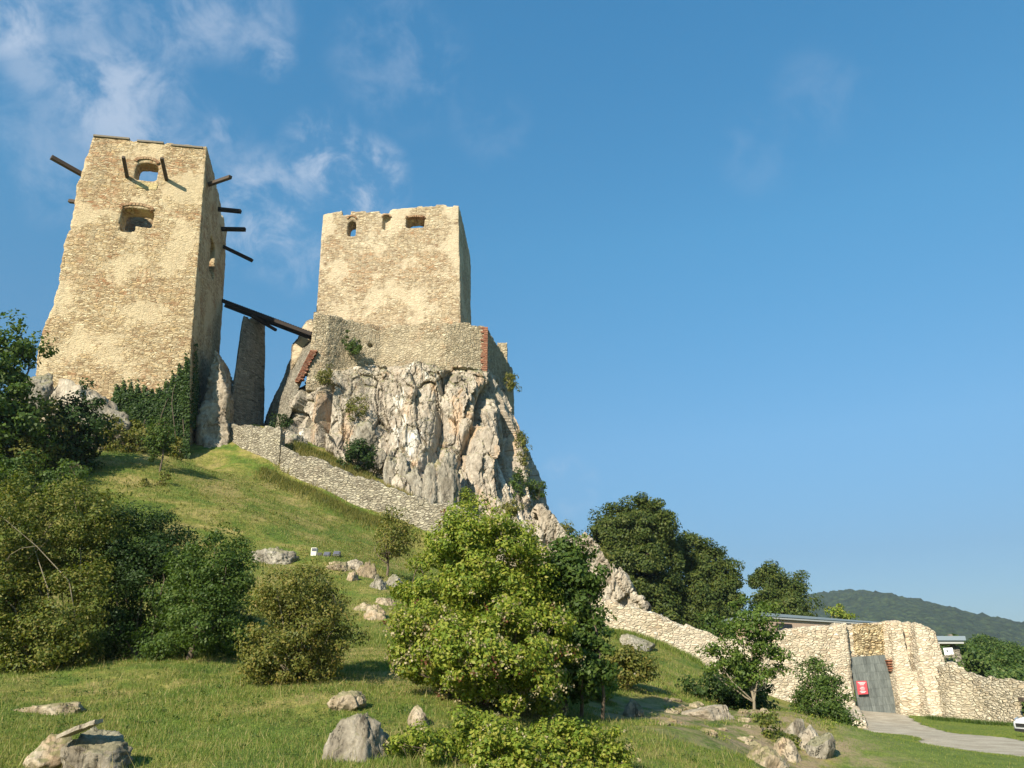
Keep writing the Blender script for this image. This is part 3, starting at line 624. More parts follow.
# ------------------------------------------------------------------ ruined tower (left)
TB = np.array([-31.0, 59.5, 18.0])
tower = thing('ruined_tower', 'tall cream stone ruined tower on the left with two windows and jutting timber beams', 'tower', TB)
FLt, FRt, BRt, BLt = np.array(P(90.5, 141, 53.2)), np.array(P(207, 148, 55)), np.array(P(229, 219, 66.4)), np.array([-38.2, 64.6, 0])
FLb, FRb, BRb, BLb = np.array(P(34.5, 372, 53.2)), np.array(P(183, 461, 55)), np.array(P(219, 362, 66.4)), np.array([-38.6, 64.8, 0])
zt = 45.6
def lerp3(a, b, za, zb, z):
    k = (z - za) / (zb - za); return np.array([a[0] + (b[0] - a[0]) * k, a[1] + (b[1] - a[1]) * k, z])
def tw(z, ins=0.0):
    c = [lerp3(FLb, FLt, FLb[2], zt, z), lerp3(FRb, FRt, FRb[2], zt, z), lerp3(BRb, BRt, BRb[2], zt, z), lerp3(BLb, BLt, 18, zt, z)]
    if ins:
        m_ = sum(c) / 4; out = []
        for q in c:
            v = (q - m_); v[2] = 0; s = np.linalg.norm(v); out.append(q - v / s * ins * 1.414)
        c = out
    return c
def tower_body(bm): hull(bm, tw(14) + [q + np.array([0, 0, d]) for q, d in zip(tw(zt), (0.0, .3, -.2, 0))])
def tower_in(bm): hull(bm, tw(20, 1.7) + tw(zt + 3, .95))
u = (FRt - FLt); u[2] = 0; u /= np.linalg.norm(u); nrm = np.array([u[1], -u[0], 0])         # along the front, outward
def frontpt(px, py, inset=0.0):
    d = raydir(px, py); o = np.array([0, 0, CAMZ]); 
    k = np.dot(FLt - nrm * 0 - o, nrm) / np.dot(d, nrm); p = o + d * k
    for _ in range(4):      # the face leans and turns a little between top and foot
        q = lerp3(FLb, FLt, FLb[2], zt, p[2]); e = lerp3(FRb, FRt, FRb[2], zt, p[2]) - q; e[2] = 0; m_ = np.array([e[1], -e[0], 0]); k = np.dot(q - o, m_) / np.dot(d, m_); p = o + d * k
    return p - nrm * inset
def opening(cx, cy, w, h, arch=.25, deep=3.0, splay=0.0, fp=None, nn_=None, uu=None):
    fp = frontpt if fp is None else fp; nn_ = nrm if nn_ is None else nn_; uu = u if uu is None else uu
    def f(bm):
        c = fp(cx, cy); out = []
        for dep, k in ((-.6, 1.0 + splay * .2), (deep, 1.0 - splay)):
            for a in range(7):
                t = a / 6 * math.pi; out.append(c - nn_ * dep + uu * math.cos(t) * w / 2 * k + np.array([0, 0, h / 2 * k - arch + math.sin(t) * arch * k]))
            out.append(c - nn_ * dep + uu * w / 2 * k + np.array([0, 0, -h / 2 * k])); out.append(c - nn_ * dep - uu * w / 2 * k + np.array([0, 0, -h / 2 * k]))
        hull(bm, out)
    return f
def rightslit(bm):
    a = P(212, 258, 60.2); hull(bm, [a + np.array([sx, sy, sz]) for sx in (-1.15, 1.4) for sy in (-1.1, 1.1) for sz in (-1.7, 1.7)])
def holeblock(c, s):
    def f(bm): box(bm, c, s)
    return f
def tower_post(V, V0, Nn):
    # crumbled left edge and broken back-right top
    k = np.clip((V0[:, 1] - 58) / 8, 0, 1) * np.clip((V0[:, 2] - 40) / 5, 0, 1) * (V0[:, 0] > -31)
    V[:, 2] -= k * (1.2 + fbm(V0 * .9, 3, 44) * 1.2)
    e = np.exp(-((V0[:, 0] - np.interp(V0[:, 2], [20, 46], [FLb[0], FLt[0]])) / .6) ** 2); V[:, 0] += e * (fbm(V0 * 1.3, 3, 5) * .22 + fbm(V0 * .3, 2, 15) * .35)
    return V
cuts = [tower_in, opening(147, 171.5, 1.75, 1.75, .35, 3.0, .12), opening(137, 217.5, 2.5, 1.75, .3, 3.0, .28), rightslit]
# sill hollow broken out on the second window's left
hb = frontpt(128, 226); cuts.append(lambda bm: hull(bm, [hb + u * a - nrm * d + np.array([0, 0, z]) for a in (-.55, .6) for d in (-.4, .9) for z in (-.55, .4)]))
# far window seen through the upper opening
masonry('wall', [tower_body], cuts, .13, M['tower'], tower, TB, amp=.045, top=lambda V: np.full(len(V), zt), seed=3, post=tower_post, brk=.25)
# capping course, brick arches, sill
def arch_part(px, py, w, rise, parent, base, name='brick_arch', mat='old_brick', th=.26, fp=None, nn_=None, uu=None, th_y=.12, seed=0):
    fp = frontpt if fp is None else fp; nn_ = nrm if nn_ is None else nn_; uu = u if uu is None else uu
    bm = bmesh.new(); c = fp(px, py); n = 13
    for a in range(n):
        t = (a + .5) / n * math.pi; p = c + uu * math.cos(t) * w / 2 + np.array([0, 0, math.sin(t) * rise])
        ang = math.atan2(math.sin(t) * w / 2, math.cos(t) * rise + 1e-6)
        d = uu * math.cos(ang) + np.array([0, 0, math.sin(ang)]); s = np.array([0, 0, 1]) * math.cos(ang) - uu * math.sin(ang); L = w * 1.35 / n
        pts = [p + d * e * th / 2 + s * f * L * .44 - nn_ * g for e in (-1, 1) for f in (-1, 1) for g in (-th_y, .4)]
        hull(bm, pts)
    return bmobj(name, bm, M[mat], parent, base)
arch_part(147, 162.5, 1.75, .42, tower, TB); arch_part(137, 208.5, 2.4, .38, tower, TB)
bm = bmesh.new(); c = frontpt(147, 186)
hull(bm, [c + u * a + nrm * d + np.array([0, 0, z]) for a, z in ((-.85, .30), (.85, .30), (.8, -.35), (-.8, -.30)) for d in (-.3, .075)])
M['ochre'] = stone_mat('ochre_plaster', [(.46, .36, .18), (.54, .44, .23), (.60, .50, .28)], (.40, .31, .15), 4, 7, 0, .5, (.56, .46, .24), .5, .1)
bmobj('sill', bm, M['ochre'], tower, TB)
# copings: grey slabs along the top edge of the front
for (xa, xb) in ((92, 128), (137, 163), (172, 203)):
    bm = bmesh.new(); a = frontpt(xa, 142); b_ = frontpt(xb, 146)
    a[2] = zt + .02; b_[2] = zt + .12; hull(bm, [q + nrm * d + np.array([0, 0, z]) for q in (a, b_) for d in (-1.2, .10) for z in (-.12, .05)])
    bmobj('coping', bm, M['timber_grey'], tower, TB)
def beam(a, b_, w, h, mat, parent, base, name='beam'):
    a = np.asarray(a, float); b_ = np.asarray(b_, float); d = b_ - a; L = np.linalg.norm(d); d /= L; s = np.cross(d, [0, 0, 1.]); s /= np.linalg.norm(s); up = np.cross(s, d)
    bm = bmesh.new(); hull(bm, [q + s * e * w / 2 + up * f * h / 2 for q in (a, b_) for e in (-1, 1) for f in (-1, 1)])
    bmesh.ops.bevel(bm, geom=list(bm.edges), offset=.02, segments=1, affect='EDGES'); return bmobj(name, bm, M[mat], parent, base)
c = frontpt(126.5, 179); beam(c - nrm * .6, c + nrm * 2.0 + u * .12 + np.array([0, 0, .75]), .24, .28, 'timber', tower, TB)
c = frontpt(166.5, 182); beam(c - nrm * .6, c + nrm * 2.0 - u * .12 + np.array([0, 0, .95]), .24, .28, 'timber', tower, TB)
for (xa, ya, Ya), (xb, yb, Yb), w in (((92, 180, 57), (51, 157, 54.4), .36), ((84, 203, 60), (69, 201, 60), .32), ((200, 187.5, 57.5), (230.5, 177, 54.0), .30), ((216, 209, 61.5), (241, 211.5, 61.5), .34), ((219, 229, 63.5), (245.5, 229.5, 63.5), .34), ((222, 246, 65), (252, 260.5, 63.8), .32)):
    a = P(xa, ya, Ya); b_ = P(xb, yb, Yb); beam(a + (a - b_) * .25, b_, w, w, 'timber_dark' if xa > 215 else 'timber', tower, TB)
# rock pier under the tower's right corner, rock foot on its left
bm = bmesh.new()
rpb = P(212, 462, 57.5)
rp = masonry('rock_pier', [lambda bm: slabpoly(bm, [P(x, y, 57.5) for x, y in ((195, 480), (228, 482), (230, 432), (224, 418), (227, 396), (221, 374), (220, 354), (214, 347), (208, 366), (204, 392), (199, 425))], (-1.2, 5.5, 1.0)),
    lambda bm: hull(bm, [P(x, y, Y) for x, y, Y in ((202, 472, 56.6), (222, 474, 56.6), (221, 440, 57.4), (204, 438, 57.2), (206, 470, 60), (225, 470, 60), (223, 436, 60), (207, 430, 60))])], [], .14, M['pale_rock'], None, rpb, amp=.28, seed=5)
tag(rp, 'pale sunlit rock spur rising against the foot of the left tower', 'rock')
rockimg('rock_outcrop', 'grey white rock under the left corner of the tall left tower', 28, 112, 376, 440, 51.0, 8, 'pale_rock', .4, .6, planes=18, rough=.09)
rockimg('rock_outcrop', 'small rock at the lower left edge of the tall left tower', 14, 46, 368, 412, 50.5, 9, 'rock', .3, .7)
rockimg('rock_outcrop', 'dark rock half hidden by ivy and bush below the left tower', 84, 122, 390, 432, 50.3, 19, 'rock', .5, .7)

# ------------------------------------------------------------------ keep (middle)
KB = np.array([-12.5, 74, 32.0])
keep = thing('castle_keep', 'square cream stone keep standing on the limestone cliff', 'castle', KB)
kz = 48.4
kfl_b, kfr_b = np.array([P(318.5, 312, 68)[0], 68, 29]), np.array([P(463.6, 323, 68)[0], 68, 29])
kfl_t, kfr_t = np.array([P(322.5, 216, 68)[0], 68, kz]), np.array([P(458.8, 206, 68)[0], 68, kz])
kbr_b, kbr_t = np.array([P(475, 324, 79)[0], 79, 29]), np.array([P(470, 250, 77)[0] , 78, kz])
kbl_b, kbl_t = np.array([-20.5, 79.5, 29]), np.array([-20.5, 79, kz])
def keep_body(bm): hull(bm, [kfl_b, kfr_b, kbr_b, kbl_b, kfl_t, kfr_t, kbr_t, kbl_t])
def keep_in(bm):
    hull(bm, [np.array([-17.9, 69.7, z]) for z in (36, 52)] + [np.array([-6.6, 69.7, z]) for z in (36, 52)] + [np.array([-6.0, 77, z]) for z in (36, 52)] + [np.array([-18.5, 77, z]) for z in (36, 52)])
def kfp(px, py, inset=0.0):
    d = raydir(px, py); k = 68 / d[1]; return np.array([0, 0, CAMZ]) + d * k
kn, ku = np.array([0, -1., 0]), np.array([1., 0, 0])
kc = [keep_in, opening(352, 227, .85, 2.0, .4, 3, 0, kfp, kn, ku), opening(386.5, 222, .8, 1.7, .35, .45, 0, kfp, kn, ku), opening(415.5, 222.5, 1.9, 1.35, .25, 3, .45, kfp, kn, ku)]
for px in (407.5, 427, 444, 459): 
    c = kfp(px, 318); kc.append(holeblock((c[0], 68, c[2]), (.34, 1.4, .34)))
for (px, py) in ((346, 250), (392, 231), (398, 240), (440, 262), (430, 305), (340, 290)):
    c = kfp(px, py); kc.append(holeblock((c[0], 68, c[2]), (.2, .9, .2)))
for (px, w) in ((346.5, .9), (384.5, 1.0), (391, .25)):
    c = kfp(px, 212); kc.append(holeblock((c[0], 68.2, kz - .02), (w, 3.6, .95)))
kc.append(lambda bm: hull(bm, [np.array([kfl_t[0] - 1, y, z]) for y in (66, 71) for z in (kz - 1.0, kz + 1)] + [np.array([kfl_t[0] + .9, y, kz + 1]) for y in (66, 71)]))
kc.append(holeblock((P(472, 290, 74)[0], 74, 37.5), (1.6, .7, 2.4)))
def ktop(V):
    px = V[:, 0]; return np.full(len(V), kz)
def kpost(V, V0, Nn):
    k = np.clip((V0[:, 0] + 19.5) / 14, 0, 1); V[:, 2] += np.clip((V0[:, 2] - 44) / 4, 0, 1) * (k * 1.1 - .55); return V
masonry('wall', [keep_body], kc, .14, M['keep'], keep, KB, amp=.045, top=ktop, seed=8, post=kpost, brk=.32)
arch_part(352, 219, .9, .35, keep, KB, fp=kfp, nn_=kn, uu=ku, th=.18); arch_part(415.5, 218, 1.9, .18, keep, KB, fp=kfp, nn_=kn, uu=ku, th=.2); arch_part(386.5, 217, .85, .3, keep, KB, fp=kfp, nn_=kn, uu=ku, th=.16)

# terrace wall round the foot of the keep
WB = np.array([-10, 68, 26.0])
terr = thing('curtain_wall', 'grey beige rubble curtain wall on the clifftop below the keep', 'wall', WB)
tz = 32.4
tp = [XY(314, 309, 60.2), XY(330, 312, 60.6), XY(349, 320, 62.0), XY(382, 327.7, 63.3), XY(400, 326, 62.9), XY(430, 323, 62.3), XY(447, 321.7, 62.1), XY(486.5, 327, 63.1), XY(497.5, 345, 67.4), (.2, 73), (-.5, 80), (-19, 80), (-18.6, 66)]
cen = np.array([-9, 71.])
def tpo(k): return [tuple(cen + (np.array(q) - cen) * k) for q in tp]
lo = [24.5, 24.5, 25, 25.5, 25.5, 25.5, 25.2, 24.5, 24.5, 24, 24, 24, 25]
def terr_piece(i):
    def f(bm):
        a, b = np.array(tp[i]), np.array(tp[(i + 1) % len(tp)]); c = cen + (a - cen) * .55; d = cen + (b - cen) * .55
        hull(bm, [(q[0], q[1], z) for q, z0 in ((a, lo[i]), (b, lo[(i + 1) % len(tp)]), (c, 26), (d, 26)) for z in (z0 + .013 * i, tz + .004 * i)])
    return f
def terr_core(bm): hull(bm, [(*(cen + (np.array(q) - cen) * .62), z) for q in tp for z in (26.5, tz - .01)])
def turret(bm):
    a = P(502.5, 346, 70); box(bm, (a[0], 70, 30.2), (1.0, 1.6, 6.6))
def turret2(bm):
    a2 = P(496, 346, 68.5); box(bm, (a2[0], 68.8, 30.27), (.5, 1.0, 4.6))
masonry('wall', [lambda bm: prism(bm, tp, 25.0, tz)], [holeblock(tuple(P(370, 345, 62.8)), (.35, 1.2, .35)), holeblock(tuple(P(440, 349, 62.2)), (.3, 1, .3))], .14, M['terrace'], terr, WB, amp=.09, top=tz, seed=12, brk=.30)
masonry('turret', [turret], [], .12, M['terrace'], terr, WB, amp=.07, seed=13, top=33.5)
masonry('turret', [turret2], [], .12, M['terrace'], terr, WB, amp=.07, seed=14, top=32.5)
# red brick quoin
r0 = rng_(4); bm = bmesh.new(); cq = np.array(XY(486.5, 327, 63.1))
for i in range(24):
    z = tz - .25 - i * .2; w = .28 + .35 * r0.random() * (1 if i % 3 else 1.3)
    box(bm, (cq[0] - w / 2 + .12, cq[1] + .12, z), (w, .5, .165))
bmobj('brick_quoin', bm, M['brick'], terr, WB)
# stub and sloping wall on the keep's left, with its brick edge
SB = np.array([-19, 63, 22.0])
stub = thing('ruined_wall', 'broken wall running down the left side of the cliff below the bridge end', 'wall', SB)
def st1(bm): slabpoly(bm, [P(x, y, 64.5) for x, y in ((290, 372), (291, 345), (297, 338), (299, 330), (306, 320), (312, 318), (320, 330), (320, 372))], (0, 1.2, 0))
def st2(bm):
    hull(bm, [P(315, 338, 61.2), P(305, 342, 66.5), P(268, 410, 67), P(262, 440, 67), P(283, 440, 60.0), P(295, 384, 60.6), P(312, 352, 60.8)] + [P(300, 345, 67.5) + np.array([-.6, 0, -1]), P(262, 440, 67) + np.array([-.8, 1, 0])])
masonry('wall', [st1, st2], [], .13, M['dark_stone'], stub, SB, amp=.09, seed=22)
r0 = rng_(14); bm = bmesh.new()
for i in range(30):
    t = i / 29; p = P(312 - 15 * t, 352 + 30 * t, 60.3); w = .3 + .35 * r0.random(); box(bm, (p[0] + w / 2 - .1, 60.25, p[2]), (w, .45, .14))
bmobj('brick_edge', bm, M['brick'], stub, SB)
masonry('face', [lambda bm: slabpoly(bm, [P(x, y, 64.1) for x, y in ((291, 370), (292, 346), (298, 338), (300, 331), (306, 321), (312, 319), (318, 330), (306, 345), (300, 356))], (0, .5, 0))], [], .12, M['keep'], stub, SB, amp=.06, seed=2)

# bridge pier and timber bridge
PB = np.array([-24.2, 65, 18.0])
pier = thing('bridge_pier', 'dark weathered stone pier carrying the timber bridge between the towers', 'pier', PB)
def pierb(bm):
    a_t, b_t = P(243.5, 316, 63), P(265.5, 318.5, 66.2); a_b, b_b = P(227, 424, 62.3), P(263, 424, 66.2); a_g, b_g = P(222, 470, 61.8), P(264, 470, 66)
    off = np.array([-.75, 1.7, 0]); hull(bm, [a_t, b_t, a_t + off, b_t + off, a_g + off * 1.2, b_g + off, a_g, b_g, a_b, b_b])
masonry('wall', [pierb], [], .12, M['dark_stone'], pier, PB, amp=.04, top=lambda V: np.full(len(V), P(243.5, 316, 63)[2]), seed=31, brk=.2)
BB = P(262, 318, 64)
br = thing('timber_bridge', 'dark timber footbridge beams spanning from the left tower to the keep', 'bridge', BB)
A0, A1 = P(216, 298.5, 66.2), P(312, 334.5, 61.2)
for k, (off, h) in enumerate(((0, .34), (1.5, .34))):
    o = np.array([.25 * off, off, 0.0]); beam(A0 + o, A1 + o, .24, .30, 'timber_dark', br, BB, 'girder')
dv = (A1 - A0); 
for i in range(40):
    c = A0 + dv * (i + .5) / 40 + np.array([.2, .75, .19]); beam(c - np.array([.25, .80, 0]), c + np.array([.25, .80, 0]), .27, .06, 'timber_dark', br, BB, 'plank')
c = A0 + dv * .47; beam(c + np.array([-.5, -.5, -.35]), c + np.array([.9, 2.6, -.35]), .25, .25, 'timber_dark', br, BB, 'crossbeam')

# ------------------------------------------------------------------ lower walls
def wallseg(label, name, pts, mat, th=1.1, seed=1, vox=.13, extra=None, amp=.08, brk=.3, cuts=()):
    """pts: (px, ytop, ybottom, Y)"""
    T = [P(a, b_, Y) for a, b_, c, Y in pts]; Bm = [P(a, c, Y) for a, b_, c, Y in pts]; base = Bm[0]
    t = thing(name, label, 'wall', base)
    def mk(i):
        def f(bm):
            o = np.array([0, th, 0]); e = .0
            a, b2, c, d = T[i], T[i + 1], Bm[i], Bm[i + 1]; dn = np.array([0, -.15, -1.2])
            hull(bm, [a, b2, c + dn, d + dn, a + o, b2 + o, c + o + dn, d + o + dn])
        return f
    xs = np.array([q[0] for q in T]); zs = np.array([q[2] for q in T])
    masonry('wall', [mk(i) for i in range(len(pts) - 1)], cuts, vox, M[mat], t, base, amp=amp, top=lambda V: np.interp(V[:, 0], xs, zs), seed=seed, brk=brk)
    return t, base
wallseg('tall blocky end of the grey stone wall beside the bridge pier', 'stone_wall', [(220, 421, 470, 59.5), (243, 424, 470, 57), (281, 426, 484, 55.2)], 'grey_wall', 1.3, 41)
wallseg('long grey dry stone wall sloping down the hill under the cliff', 'stone_wall', [(280.5, 445.5, 484, 55.0), (300, 453, 492, 54.5), (350, 471, 514, 53.4), (396, 487, 537, 52.6), (431, 503, 552, 52.0), (470, 512, 575, 51.4), (505, 528, 598, 50.8)], 'grey_wall', 1.0, 42)
wallseg('weathered stretch of wall under the cliff foot behind the big green shrub', 'stone_wall', [(504, 529, 598, 50.8), (535, 530, 610, 50.2), (560, 560, 622, 49.4), (582, 586, 632, 48.6)], 'terrace', 1.0, 43)
wallseg('bright cream stone wall descending the slope towards the gate', 'stone_wall', [(580, 586, 632, 48.6), (593, 593, 636, 48.2), (622, 602, 640, 48.1), (640, 608, 645, 48.1), (668, 618, 654, 48.2), (700, 629, 667, 48.4), (722, 637, 685, 48.6), (745, 640, 700, 48.8)], 'white_wall', 1.1, 44, vox=.12)

# gatehouse
GB = P(880, 714, 50)
gh = thing('gatehouse_ruin', 'bright cream ruined gatehouse wall with buttresses around the grey gate', 'gatehouse', GB)
def fr(pts, Ys, off):
    def f(bm): hull(bm, [q for (x, y), Y in zip(pts, Ys) for q in (P(x, y, Y), P(x, y, Y) + np.array([0, off, 0]))])
    return f
gadd = [fr([(744, 638), (787, 629), (795, 730), (744, 720)], [49, 49.3, 48.9, 48.6], 1.3),
        fr([(786, 629), (845, 624.6), (859.5, 735), (794, 732)], [49.3, 49.6, 49.0, 48.9], 1.3),
        fr([(836, 624), (847.5, 623), (859.5, 735), (850, 735)], [49.5, 49.6, 49.5, 49.0], 1.6),
        fr([(844, 623.5), (886, 622), (892, 658), (847, 660)], [50.2, 50.3, 50.2, 50.1], 1.2),          # rough infill over the gate
        fr([(884, 622), (917, 622), (935, 735), (897, 735)], [50.0, 50.0, 49.2, 49.8], 1.6),
        fr([(890, 622.5), (903, 623), (924, 735), (905, 735)], [49.6, 49.4, 48.3, 48.7], 2.0),           # first buttress
        fr([(914, 622), (922, 623), (937, 632), (969, 735), (934, 735)], [49.2, 49.0, 48.9, 46.6, 46.9], 3.0),   # second buttress
        lambda bm: hull(bm, [P(x, y, Y) for x, y, Y in ((842, 719, 38), (866, 719, 38), (872, 737, 37.6), (846, 737, 37.6), (838, 706, 47.8), (858, 706, 47.8), (860, 730, 48), (838, 730, 48))])]
gcut = [fr([(887, 640), (883.6, 653.5), (888, 653.5)], [49.5, 49.5, 49.5], 2.2)]
gb = P(886.5, 665, 50)
masonry('wall', gadd, gcut, .11, M['white_wall'], gh, GB, amp=.08, top=lambda V: np.full(len(V), P(880, 624, 49.8)[2]), seed=51, brk=.18)
masonry('rubble_infill', [fr([(853, 624), (887, 623), (889, 642), (884, 643), (885.5, 653), (888, 654), (890.5, 661), (855, 655)], [50.14] * 8, .3)], [], .08, M['rubble'], gh, GB, amp=.16, seed=5)
for i in range(5):      # exposed brick courses right of the gate, open joints between them
    a = P(885.6 + i * .65, 660.5 + i * 2.5, 49.75); box_b = bmesh.new(); box(box_b, (a[0] + .42, 49.82, a[2]), (.8, .5, .085)); bmobj('brick_course', box_b, M['brick'], gh, GB)
masonry('brick_patch', [fr([(899, 662), (907, 662), (911, 676), (902, 676)], [49.26, 49.3, 49.0, 49.05], .35)], [], .08, M['old_brick'], gh, GB, amp=.05, seed=6)
m, nt, b = newmat('weathered_grey_boards'); g_ = N(nt, 'ShaderNodeNewGeometry'); t = g_.outputs['Position']
vs = noise(nt, N(nt, 'ShaderNodeMapping', {'Vector': t, 'Scale': (9, 9, .9)}).outputs[0], 1.2, 6.0, .75)
c_ = mixc(nt, g_.outputs['Random Per Island'], (.095, .103, .096), (.145, .155, .143)); c_ = mixc(nt, .7, c_, mixc(nt, smap(nt, vs, .3, .72), (.55, .56, .55), (1.45, 1.45, 1.42)), 'MULTIPLY')
nt.links.new(c_, b.inputs['Base Color']); M['gate'] = m; M['gate_dark'] = plain('gate_joint', (.05, .055, .052), .8)
gtl, gtr, gbr, gbl = P(848.8, 657.3, 49.95), P(884.6, 654.8, 49.95), P(897.5, 712.8, 49.6), P(859.8, 715.2, 49.6)
gate = thing('gate', 'large grey plank gate with small red sign closing the gatehouse', 'gate', (gbl + gbr) / 2)
GO = (gbl + gbr) / 2
bm = bmesh.new(); hull(bm, [q + np.array([0, d, 0]) for q in (gtl, gtr, gbr, gbl) for d in (0, .1)]); bmobj('frame', bm, M['gate_dark'], gate, GO)
def gq(s, t): return (gtl * (1 - s) + gtr * s) * (1 - t) + (gbl * (1 - s) + gbr * s) * t
r0 = rng_(12)
bm = bmesh.new()
for j in range(7):
    for i in range(11):
        s0, s1, t0, t1 = i / 11 + .0008, (i + 1) / 11 - .0008, j / 7 + .0012, (j + 1) / 7 - .0012
        yy = -.03 - r0.random() * .004; hull(bm, [gq(s, t) + np.array([0, d, 0]) for s in (s0, s1) for t in (t0, t1) for d in (yy, .02)])
pk = bmobj('planking', bm, M['gate'], gate, GO)
M['red'] = plain('red_sign_paint', (.46, .06, .07), .45, 0, .05); M['white'] = plain('white_paint', (.78, .78, .76), .5, 0, .04); M['ink'] = plain('dark_ink', (.08, .08, .10), .6)
sg = [P(*q) for q in ((856.2, 681.0, 49.55), (866.4, 680.8, 49.55), (868.3, 694.0, 49.45), (858.2, 694.6, 49.45))]
sign = thing('sign', 'small red notice sign with pale lines fixed on the grey gate', 'sign', sg[3])
bm = bmesh.new(); hull(bm, [q + np.array([0, d, 0]) for q in sg for d in (0, .03)]); bmobj('board', bm, M['red'], sign, sg[3])
def sq(s, t): return (sg[0] * (1 - s) + sg[1] * s) * (1 - t) + (sg[3] * (1 - s) + sg[2] * s) * t
bm = bmesh.new()
for t, a, b_ in ((.10, .12, .88), (.19, .2, .8), (.28, .3, .7), (.45, .35, .65), (.53, .25, .75), (.66, .3, .7), (.78, .2, .8), (.86, .3, .7)):
    hull(bm, [sq(s, tt) + np.array([0, d, 0]) for s in (a, b_) for tt in (t, t + .03) for d in (-.008, .004)])
bmobj('lettering', bm, M['white'], sign, sg[3])

# low wall to the right of the gatehouse
nich = P(1024, 712, 41.6)
wallseg('low rough stone wall running right from the gatehouse behind the white car', 'stone_wall', [(944, 664, 735, 46.8), (951, 665, 735, 46.3), (967, 668, 735, 45.6), (970, 673.5, 735, 45.4), (1000, 675.5, 735, 43.2), (1030, 678.5, 740, 41.5), (1120, 690, 755, 37)], 'low_wall', 1.2, 61, vox=.12, amp=.10,
        cuts=[holeblock((nich[0] + 1.0, nich[1], nich[2] + .1), (2.2, 1.5, .8))])
bm = bmesh.new(); box(bm, (nich[0] + 1.0, nich[1] - .35, nich[2] + .58), (2.5, .4, .2)); o = bmobj('lintel', bm, M['timber'], None, nich); tag(o, 'short brown timber lintel in the low wall behind the white car', 'lintel')

# building behind the gate with flat grey roof
M['pinkwall'] = plain('pinkish_render', (.42, .30, .22), .9, 0, .12, 1.2); M['zinc'] = plain('grey_zinc_roof', (.27, .32, .36), .5, .3, .08, .6); M['fascia'] = plain('pale_fascia', (.38, .38, .36), .7, 0, .06); M['glassdk'] = plain('dark_glass', (.02, .022, .025), .15, 0, .1)
HB = np.array([25.0, 66, .5])
hs = thing('visitor_building', 'long low pink walled building with flat grey roof behind the gatehouse wall', 'building', HB)
c0, c1, c2 = P(757, 613.5, 60), P(886, 623.5, 68), P(711, 618.5, 68); zr = c0[2]
poly = [(c0[0], 60), (c1[0] + 4, 70), (c1[0] - 4, 84), (c2[0], 70)]
pc_ = np.mean(poly, axis=0)
def shr(k): return [tuple(pc_ + (np.array(q) - pc_) * k) for q in poly]
bm = bmesh.new(); prism(bm, poly, zr - .14, [zr + .10, zr - .10, zr + .1, zr + .05]); bmobj('roof', bm, M['zinc'], hs, HB)
bm = bmesh.new(); prism(bm, shr(.992), zr - .30, zr - .145); bmobj('fascia', bm, M['fascia'], hs, HB)
bm = bmesh.new(); prism(bm, shr(.965), -2, zr - .305); bmobj('wall', bm, M['pinkwall'], hs, HB)
sp = shr(.965); a, b_ = np.array(sp[0]), np.array(sp[1]); dd = (b_ - a) / np.linalg.norm(b_ - a)
for s in (2.6, 9.5):
    c = a + dd * s; bm = bmesh.new(); box(bm, (c[0], c[1], zr - 1.15), (1.7, .12, 1.1), rz=math.atan2(dd[1], dd[0])); w_ = bmobj('window', bm, M['timber_dark'], hs, HB)
    bm = bmesh.new(); box(bm, (c[0] + dd[1] * .08, c[1] - dd[0] * .08, zr - 1.15), (1.45, .06, .9), rz=math.atan2(dd[1], dd[0])); bmobj('pane', bm, M['glassdk'], w_, HB)
# canopy
CB = P(955, 668, 62)
cn = thing('canopy', 'grey roofed shelter on stone posts just right of the gatehouse', 'shelter', CB)
a = P(930, 636, 62); b_ = P(965.5, 637.5, 62); bm = bmesh.new()
hull(bm, [np.array([x, y, z]) for x, y in ((a[0] - 3, 62), (b_[0], 62), (b_[0] - .3, 67), (a[0] - 3, 67)) for z in (a[2], a[2] - .32)]); bmobj('roof', bm, M['zinc'], cn, CB)
bm = bmesh.new(); hull(bm, [np.array([x, y, z]) for x, y in ((a[0] - 3, 62.15), (b_[0] - .12, 62.15), (b_[0] - .4, 66.8), (a[0] - 3, 66.8)) for z in (a[2] - .325, a[2] - .55)]); bmobj('fascia', bm, M['fascia'], cn, CB)
def cpost(bm): 
    p1, p2 = P(953, 648, 63), P(957, 672, 63); hull(bm, [q + np.array([sx, sy, 0]) for q, w in ((P(954, 645, 63), .32), (P(957, 676, 63), .75)) for sx in (-w, w) for sy in (-.35, .5)])
masonry('post', [cpost, lambda bm: hull(bm, [P(x, y, 62.6) + np.array([0, d, 0]) for x, y in ((944, 655), (951, 655), (956, 680), (946, 680)) for d in (0, .8)])], [], .12, M['dark_stone'], cn, CB, amp=.1, seed=71)
bm = bmesh.new(); box(bm, (P(953, 643, 62.9)[0], 63.1, P(953, 643, 62.9)[2]), (.22, .3, 1.3)); bmobj('post', bm, M['timber_grey'], cn, CB)
bm = bmesh.new(); hull(bm, [np.array([x, 66.4, z]) for x in (a[0] - 3, b_[0] - 1.6) for z in (0, a[2] - .56)] + [np.array([x, 66.7, z]) for x in (a[0] - 3, b_[0] - 1.6) for z in (0, a[2] - .56)]); bmobj('back_wall', bm, M['timber_dark'], cn, CB)
sgw = [P(*q) for q in ((943.4, 648, 61.6), (952.3, 647.6, 61.6), (953.8, 654.2, 61.5), (945, 655.2, 61.5))]
sb = thing('sign', 'white information board with dark marks under the shelter roof', 'sign', sgw[3])
bm = bmesh.new(); hull(bm, [q + np.array([0, d, 0]) for q in sgw for d in (0, .05)]); bmobj('board', bm, M['white'], sb, sgw[3])
bm = bmesh.new()
